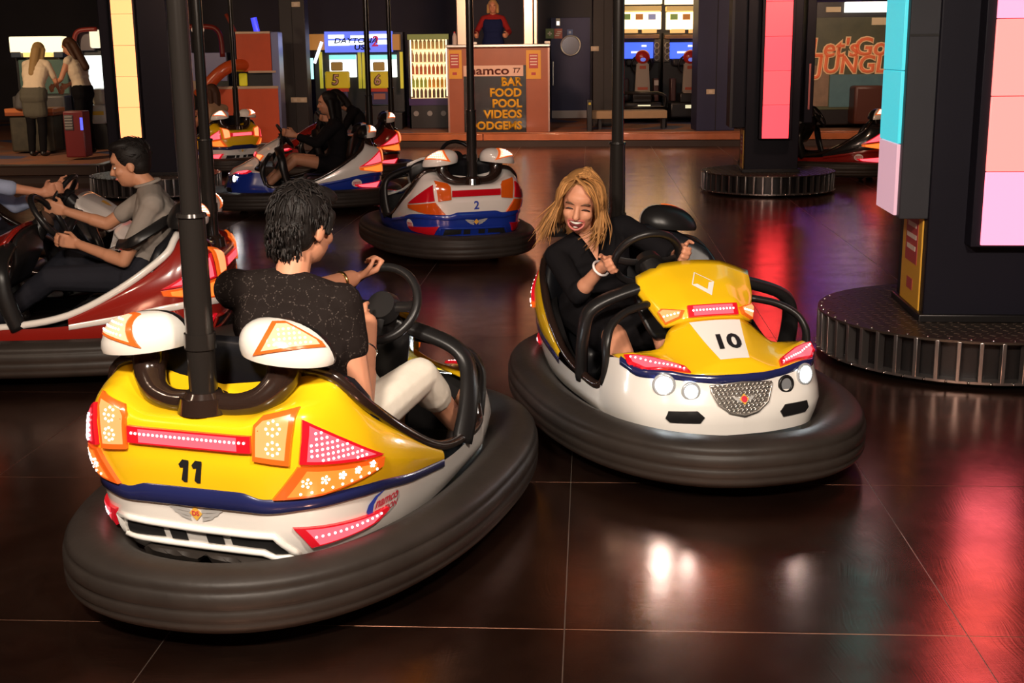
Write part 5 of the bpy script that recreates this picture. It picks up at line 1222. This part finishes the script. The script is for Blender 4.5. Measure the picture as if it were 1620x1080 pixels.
# racing cabinets with red headrests
def racer(label, cx, Y, full=True):
    T = place('racing_cabinet', label, 'arcade machine', cx, Y)
    pxbox(T, cx-34, cx+34, 52, 190, Y+.9, .4, M_cab, 'cabinet_body'); 
    pxbox(T, cx-35, cx+34, -25, 6, Y+.5, .25, glow('marquee_cream', (1, .70, .32), 4.), 'marquee', .01); pxbox(T, cx-34, cx+33, 10, 17, Y+.48, .2, mat('marquee_frame', (.6, .4, .15), .4, emit=(1, .6, .2), es=.5), 'marquee_frame')
    pxbox(T, cx-33, cx+33, 19, 46, Y+.5, .2, glow('marquee_art', (1, .72, .34), 3.), 'marquee_panel', .01)
    for k in range(3): pxbox(T, cx-28+20*k, cx-16+20*k, 22, 31, Y+.485, .01, mat('art_patch%d' % k, [(.30, .35, .10), (.55, .20, .05), (.35, .35, .5)][k], .5, emit=[(.3, .4, .1), (.7, .25, .06), (.4, .4, .6)][k], es=.5), 'marquee_print', .002)
    for k in (-1, 1): pxbox(T, cx+k*15-11, cx+k*15+11, 46, 52, Y+.49, .2, glow('marquee_foot', (1, .55, .18), .9), 'marquee_lamp', .003)
    pxbox(T, cx-33, cx+33, 55, 61, Y+.75, .2, mat('cab_bronze', (.28, .17, .12), .35, .6), 'top_rail', .01)
    sc = pxbox(T, cx-24, cx+24, 67, 92, Y+.85, .06, glow('screen_blue', (.07, .16, 1.), 1.15), 'screen'); pxbox(T, cx+5, cx+13, 71, 74, Y+.845, .006, glow('screen_cloud', (.8, .85, 1), 1.2), 'screen_print', .001); pxbox(T, cx-12, cx+2, 81, 84, Y+.845, .006, glow('screen_cloud', (.8, .85, 1)), 'screen_print', .001)
    for s in (-1, 1):
        pn = pxbox(T, cx+s*30-5, cx+s*30+5, 62, 98, Y+.78, .12, mat('speaker_grey', (.12, .11, .11), .4), 'speaker_panel', .01)
        for py in (72, 81, 91):
            p = pp(T, cx+s*29, py, Y+.77); bm = bmesh.new(); tube(bm, [p+Vector((.045*math.cos(t), 0, .055*math.sin(t))) for t in np.linspace(0, 2*math.pi, 17)[:-1]], .012, seg=6, closed=True, upv=(0, 1, 0)); ob('speaker_ring', bm_mesh('speaker_ring', bm), M_steel, pn)
    pxbox(T, cx-22, cx+22, 93, 104, Y+.5, .4, M_cab, 'dashboard', .03)
    p = pp(T, cx+1, 112, Y+.35); bm = bmesh.new(); tube(bm, [p+Vector((.20*math.cos(t), -.02*math.sin(t), .19*math.sin(t)+.12)) for t in np.linspace(0, 2*math.pi, 25)[:-1]], .02, seg=8, closed=True, upv=(0, 1, 0)); ob('steering_wheel', bm_mesh('steering_wheel', bm), M_blk, T)
    # seat seen from behind
    p0 = pp(T, cx, 90, Y); bm = bmesh.new(); ell(bm, p0, (.145, .10, .14)); hd = ob('headrest', bm_mesh('headrest', bm), mat('headrest_red', (.62, .03, .02), .3, coat=.6), T)
    bm = bmesh.new(); ell(bm, p0+Vector((0, -.085, -.05)), (.055, .03, .04)); ob('headrest_badge', bm_mesh('headrest_badge', bm), mat('badge_blue', (.12, .15, .6), .3, emit=(.2, .3, 1), es=.5), hd)
    a, b = pp(T, cx, 99, Y), pp(T, cx, 147, Y); bm = bmesh.new()
    vs = [(-.12, a.z), (.12, a.z), (.15, b.z), (-.15, b.z)]; f = bm.faces.new([bm.verts.new((p0.x+x, -.05, z)) for x, z in vs]); r = bmesh.ops.extrude_face_region(bm, geom=[f]); bmesh.ops.translate(bm, verts=[v for v in r['geom'] if isinstance(v, bmesh.types.BMVert)], vec=(0, .14, 0))
    bmesh.ops.bevel(bm, geom=bm.edges[:], offset=.025, segments=2, affect='EDGES'); sb = ob('seat_shell', bm_mesh('seat_shell', bm, True, 50), mat('seat_ivory', (.42, .36, .30), .4), T)
    pxbox(T, cx-5, cx+5, 104, 109, Y-.065, .02, mat('seat_redprint', (.5, .10, .05), .5), 'seat_print', .002); pxbox(T, cx-8, cx+8, 138, 142, Y-.065, .02, mat('seat_redprint'), 'seat_print', .002)
    pxbox(T, cx-15, cx+15, 148, 162, Y-.02, .5, M_cab, 'seat_base', .02); pxbox(T, cx-31, cx+31, 163, 186, Y-.15, 1.1, M_cab, 'platform', .03); pxbox(T, cx-8, cx+12, 166, 171, Y-.165, .02, mat('step_glow', (.6, .6, .4), .4, emit=(1, .95, .6), es=.7), 'step_light', .002)
    for s in (-1, 1): pxbox(T, cx+s*24-4, cx+s*24+4, 124, 160, Y+.2, .3, mat('side_rail_dark', (.08, .03, .03), .4), 'side_rail', .02)
    pxbox(T, cx+20, cx+27, 127, 135, Y+.15, .02, M_cabw, 'price_card', .002)
    return T
racer('racing cabinet with a red headrest and blue screen, beside the black pillar', 1016, 25.4)
racer('racing cabinet with a red headrest, half hidden by the blue pillar', 1091, 25.4)
racer('racing cabinet with a lit sign between the blue pillar and the black one', 1166, 25.4)
# bench and handrail before the racing cabinets
YE = 23.2; T = place('bench', 'low pale bench with black legs beside the rink kerb', 'bench', 994, YE); pxbox(T, 932, 1056, 176, 187, YE, .45, mat('bench_wood', (.40, .27, .15), .5, var=.2), 'seat_board', .01)
for px in (936, 950, 1052): pxbox(T, px-2.5, px+2.5, 187, 207, YE+.1, .3, M_cab, 'leg', .004)
T = place('handrail', 'black bent tube handrail behind the low bench', 'rail', 1020, YE+.6)
pts = [pp(T, 982, 147, YE+.6), pp(T, 1040, 147, YE+.6), pp(T, 1050, 151, YE+.6), pp(T, 1053, 160, YE+.6), pp(T, 1053, 206, YE+.6)]
ob('top_rail', tubeme('top_rail', [pts[0]]+catmull(pts[1:], 4), .03, seg=8), M_blk, T); ob('post', tubeme('post', [pp(T, 984, 147, YE+.6), pp(T, 984, 206, YE+.6)], .03, seg=8), M_blk, T); ob('mid_rail', tubeme('mid_rail', [pp(T, 984, 170, YE+.6), pp(T, 1053, 170, YE+.6)], .025, seg=8), M_blk, T)
T = place('floor_stand', 'small black floor stand with a yellow tip beside the bench', 'stand', 933, YE-.3); pxbox(T, 929, 937, 158, 208, YE-.3, .1, M_cab, 'stand_body', .01); pxbox(T, 931, 935, 162, 166, YE-.31, .02, mat('tip_yellow', (.6, .5, .05), .5), 'yellow_tip', .002)
# jungle shooting game
YJ = 22.6; T = place('shooting_game', 'big dark jungle shooting game cabinet with orange lettering', 'arcade machine', 1345, YJ)
pxbox(T, 1276, 1440, 2, 196, YJ+.3, 1.2, M_cab, 'cabinet_body', .02); ap = pxbox(T, 1282, 1436, 28, 172, YJ+.28, .03, mat('art_dark_green', (.045, .04, .018), .45, var=.9, vscale=3.5, emit=(.05, .045, .02), es=.4), 'art_panel', .004)
pxbox(T, 1318, 1436, 118, 168, YJ+.262, .02, mat('art_teal', (.05, .085, .08), .45, var=.4, vscale=6, emit=(.05, .09, .085), es=.4), 'art_scene', .003); pxbox(T, 1284, 1316, 104, 168, YJ+.262, .02, mat('art_brown', (.16, .09, .05), .45, var=.8, vscale=5, emit=(.16, .09, .05), es=.3), 'art_scene', .003)
pxbox(T, 1350, 1400, 136, 196, YJ-.1, .5, mat('gun_stand', (.10, .03, .02), .4), 'control_stand', .05)
pxbox(T, 1336, 1412, 3, 19, YJ+.2, .12, glow('jungle_lamp', (1, .98, .85), 1.6), 'top_lamp', .01); pxbox(T, 1307, 1330, 11, 19, YJ+.25, .06, mat('small_sign', (.5, .35, .2), .5, emit=(.6, .4, .2), es=.3), 'small_sign', .003); pxbox(T, 1380, 1416, 28, 39, YJ+.25, .04, mat('small_sign'), 'small_sign', .003)
for tx, px, py, s_, wd in (("Let's", 1322, 77, .44, 1.05), ('Go', 1379, 75, .44, 1.05), ('JUNGLE', 1360, 103, .43, .98)):
    q = pp(T, px, py, YJ+.25); letters(T, tx, q.x, q.y, q.z, s_, mat('jl_out', (.75, .42, .20), .5, emit=(.8, .45, .2), es=.3), .026, .1, wd, name='title_outline'); letters(T, tx, q.x, q.y-.012, q.z, s_, mat('jl_in', (.62, .12, .04), .5, emit=(.8, .15, .05), es=.3), .006, .1, wd, name='title_lettering')
# orange kiddie ride cabinet with the fat bent tube
YO = 20.9; T = place('ride_cabinet', 'orange panelled ride cabinet with a fat orange hose arching to it', 'arcade machine', 408, YO)
M_or = mat('orange_board', (.62, .075, .012), .45, var=.1); 
pxbox(T, 378, 432, 52, 113, YO, .6, M_or, 'upper_panel'); pxbox(T, 322, 440, 140, 226, YO, .6, M_or, 'lower_panel'); pxbox(T, 386, 438, 113, 140, YO+.1, .5, M_cab, 'control_slot'); pxbox(T, 378, 391, 116, 136, YO+.06, .05, mat('ride_yellow', (.7, .6, .02), .4, emit=(.7, .6, .02), es=.2), 'yellow_grip', .02)
for a_ in ((378, 432, 50, 53), (395, 438, 112, 115), (340, 441, 137, 140)): pxbox(T, *a_, YO-.01, .3, mat('edge_metal', (.6, .42, .3), .35, .8), 'edge_strip', .002)
pxbox(T, 432, 444, 50, 226, YO+.02, .4, mat('side_steel_blue', (.25, .28, .5), .3, .7), 'side_strip', .01)
ob('hose', tubeme('hose', catmull([pp(T, 318, 152, YO-.2), pp(T, 335, 134, YO-.2), pp(T, 352, 117, YO-.2), pp(T, 368, 106, YO-.15), pp(T, 384, 103, YO), pp(T, 400, 106, YO+.2)], 5), .10, seg=14), mat('hose_orange', (.62, .09, .02), .3, coat=.5), T)
ob('lever', tubeme('lever', [pp(T, 365, 22, YO), pp(T, 378, 50, YO)], .03, seg=8), mat('lever_red', (.3, .04, .02), .5), T)
bm = bmesh.new(); cyl(bm, pp(T, 406, 28, YO+.1), pp(T, 410, 50, YO+.1), .05, .05, 10); ob('blue_lamp', bm_mesh('blue_lamp', bm, True, 40), glow('blue_lamp', (.05, .06, 1), 1.2), T)
# dim cabinet with a red hoop behind the poles
YH = 24.5; T = place('hoop_cabinet', 'dim arcade cabinet with a red tube hoop behind the orange ride', 'arcade machine', 318, YH)
pxbox(T, 280, 358, 84, 205, YH+.3, .4, M_cab, 'cabinet_body'); pxbox(T, 284, 356, 84, 128, YH+.28, .03, mat('dim_screen', (.09, .07, .10), .3, emit=(.10, .07, .10), es=.5), 'screen'); pxbox(T, 286, 322, 128, 146, YH+.2, .12, mat('shelf_white', (.55, .42, .32), .4), 'shelf')
ob('hoop', tubeme('hoop', catmull([pp(T, 281, 90, YH), pp(T, 281, 52, YH), pp(T, 287, 44, YH), pp(T, 335, 42, YH), pp(T, 350, 48, YH), pp(T, 355, 62, YH), pp(T, 356, 90, YH)], 5), .05, seg=10), mat('hoop_red', (.30, .03, .02), .35), T)
for px in (284, 315, 326): 
    bm = bmesh.new(); ell(bm, pp(T, px, 47, YH-.05), .055); ob('hoop_lamp', bm_mesh('hoop_lamp', bm), mat('hoop_lamp_m', (.7, .55, .45), .3, emit=(1, .7, .5), es=.4), T)
for px in (285, 313): pxbox(T, px-4, px+4, 68, 84, YH+.2, .05, glow('blue_strip', (.03, .05, .8), .9), 'blue_light', .004)
# bright machines at the far left
YA = 19.6; T = place('driving_cabinet', 'driving game with a wide glowing cream sign and dark green screen', 'arcade machine', 55, YA)
pxbox(T, 14, 98, 84, 236, YA+.4, .5, M_cab, 'cabinet_body'); pxbox(T, 14, 97, 58, 83, YA+.2, .3, glow('sign_cream', (1, .80, .45), 1.8), 'marquee', .02); pxbox(T, 34, 80, 83, 90, YA+.21, .2, glow('sign_warm', (1, .62, .2), 1.2), 'marquee_foot', .01)
for a_ in ((15, 31), (83, 98)): pxbox(T, *a_, 82, 91, YA+.2, .25, mat('speaker_blue', (.03, .05, .09), .4), 'speaker', .01)
pxbox(T, 19, 96, 95, 148, YA+.38, .03, mat('screen_green', (.03, .05, .03), .3, var=.8, vscale=4, emit=(.06, .08, .05), es=.6), 'screen'); pxbox(T, 37, 45, 97, 108, YA+.37, .01, glow('screen_spot', (1, .85, .5), 2), 'screen_print', .002)
pxbox(T, 24, 32, 148, 155, YA+.3, .05, glow('red_lamp', (1, .05, .08), 1.5), 'red_lamp', .01); pxbox(T, 14, 98, 152, 236, YA+.1, .4, mat('cab_grey', (.10, .09, .09), .4), 'console', .03)
T = place('seat_bench', 'dark game seat base with an orange striped top', 'seat', 40, 18.9)
pxbox(T, 4, 82, 172, 178, 18.9, .5, mat('stripe_orange', (.55, .16, .05), .4), 'top_board', .01); pxbox(T, 4, 82, 178, 183, 18.9, .5, mat('stripe_dark', (.25, .06, .02), .4), 'top_edge', .01); pxbox(T, 8, 78, 183, 240, 18.95, .4, mat('base_mottled', (.05, .04, .025), .6, var=.9, vscale=6), 'seat_base', .03)
ob('seat_back', tubeme('seat_back', catmull([pp(T, 30, 172, 18.9), pp(T, 33, 155, 18.9), pp(T, 42, 148, 18.9), pp(T, 50, 152, 18.9), pp(T, 52, 172, 18.9)], 4), .08, seg=10), mat('seat_greyband', (.10, .09, .09), .5), T)
YA = 19.2; T = place('driving_cabinet', 'driving game with a white glowing screen under a red hoop', 'arcade machine', 136, YA)
pxbox(T, 112, 166, 80, 236, YA+.5, .3, M_cab, 'cabinet_body'); pxbox(T, 117, 160, 88, 148, YA+.46, .05, glow('screen_pale', (.92, 1, .95), 1.6), 'screen')
ob('hoop', tubeme('hoop', catmull([pp(T, 112, 82, YA+.3), pp(T, 115, 60, YA+.3), pp(T, 121, 50, YA+.3), pp(T, 132, 47, YA+.3), pp(T, 152, 46, YA+.3)], 5), .035, seg=10), mat('hoop_red'), T)
pxbox(T, 119, 141, 52, 80, YA+.4, .08, mat('hood_dim', (.10, .07, .09), .4), 'sign_panel'); pxbox(T, 138, 155, 47, 76, YA+.3, .1, glow('figure_white', (1, .88, .6), 1.0), 'lit_ornament', .03)
c_ = pxbox(T, 140, 168, 165, 196, YA-.1, .5, mat('car_white', (.6, .56, .5), .35), 'car_seat', .06); pxbox(T, 148, 165, 176, 182, YA-.115, .02, mat('plate_yellow', (.7, .4, .03), .5), 'number_plate', .003); pxbox(T, 144, 162, 140, 166, YA+.0, .3, mat('car_cream', (.55, .48, .36), .35), 'car_cabin', .05)
T = place('red_stand', 'dark red stand with a small grille between the two standing women', 'stand', 112, 17.6); pxbox(T, 96, 128, 176, 249, 17.6, .3, mat('stand_red', (.16, .012, .015), .45), 'stand_body', .02); pxbox(T, 98, 112, 182, 206, 17.59, .02, mat('stand_grille', (.10, .09, .09), .5), 'grille', .003)
for k in range(5): pxbox(T, 99, 111, 184+4.4*k, 186+4.4*k, 17.58, .015, mat('grille_slat', (.28, .26, .25), .4), 'grille_slat', .001)
pxbox(T, 123, 127, 186, 206, 17.59, .02, glow('blue_glow', (.10, .12, 1), 1.2), 'blue_light', .003)
# pale wall behind the machines at the left
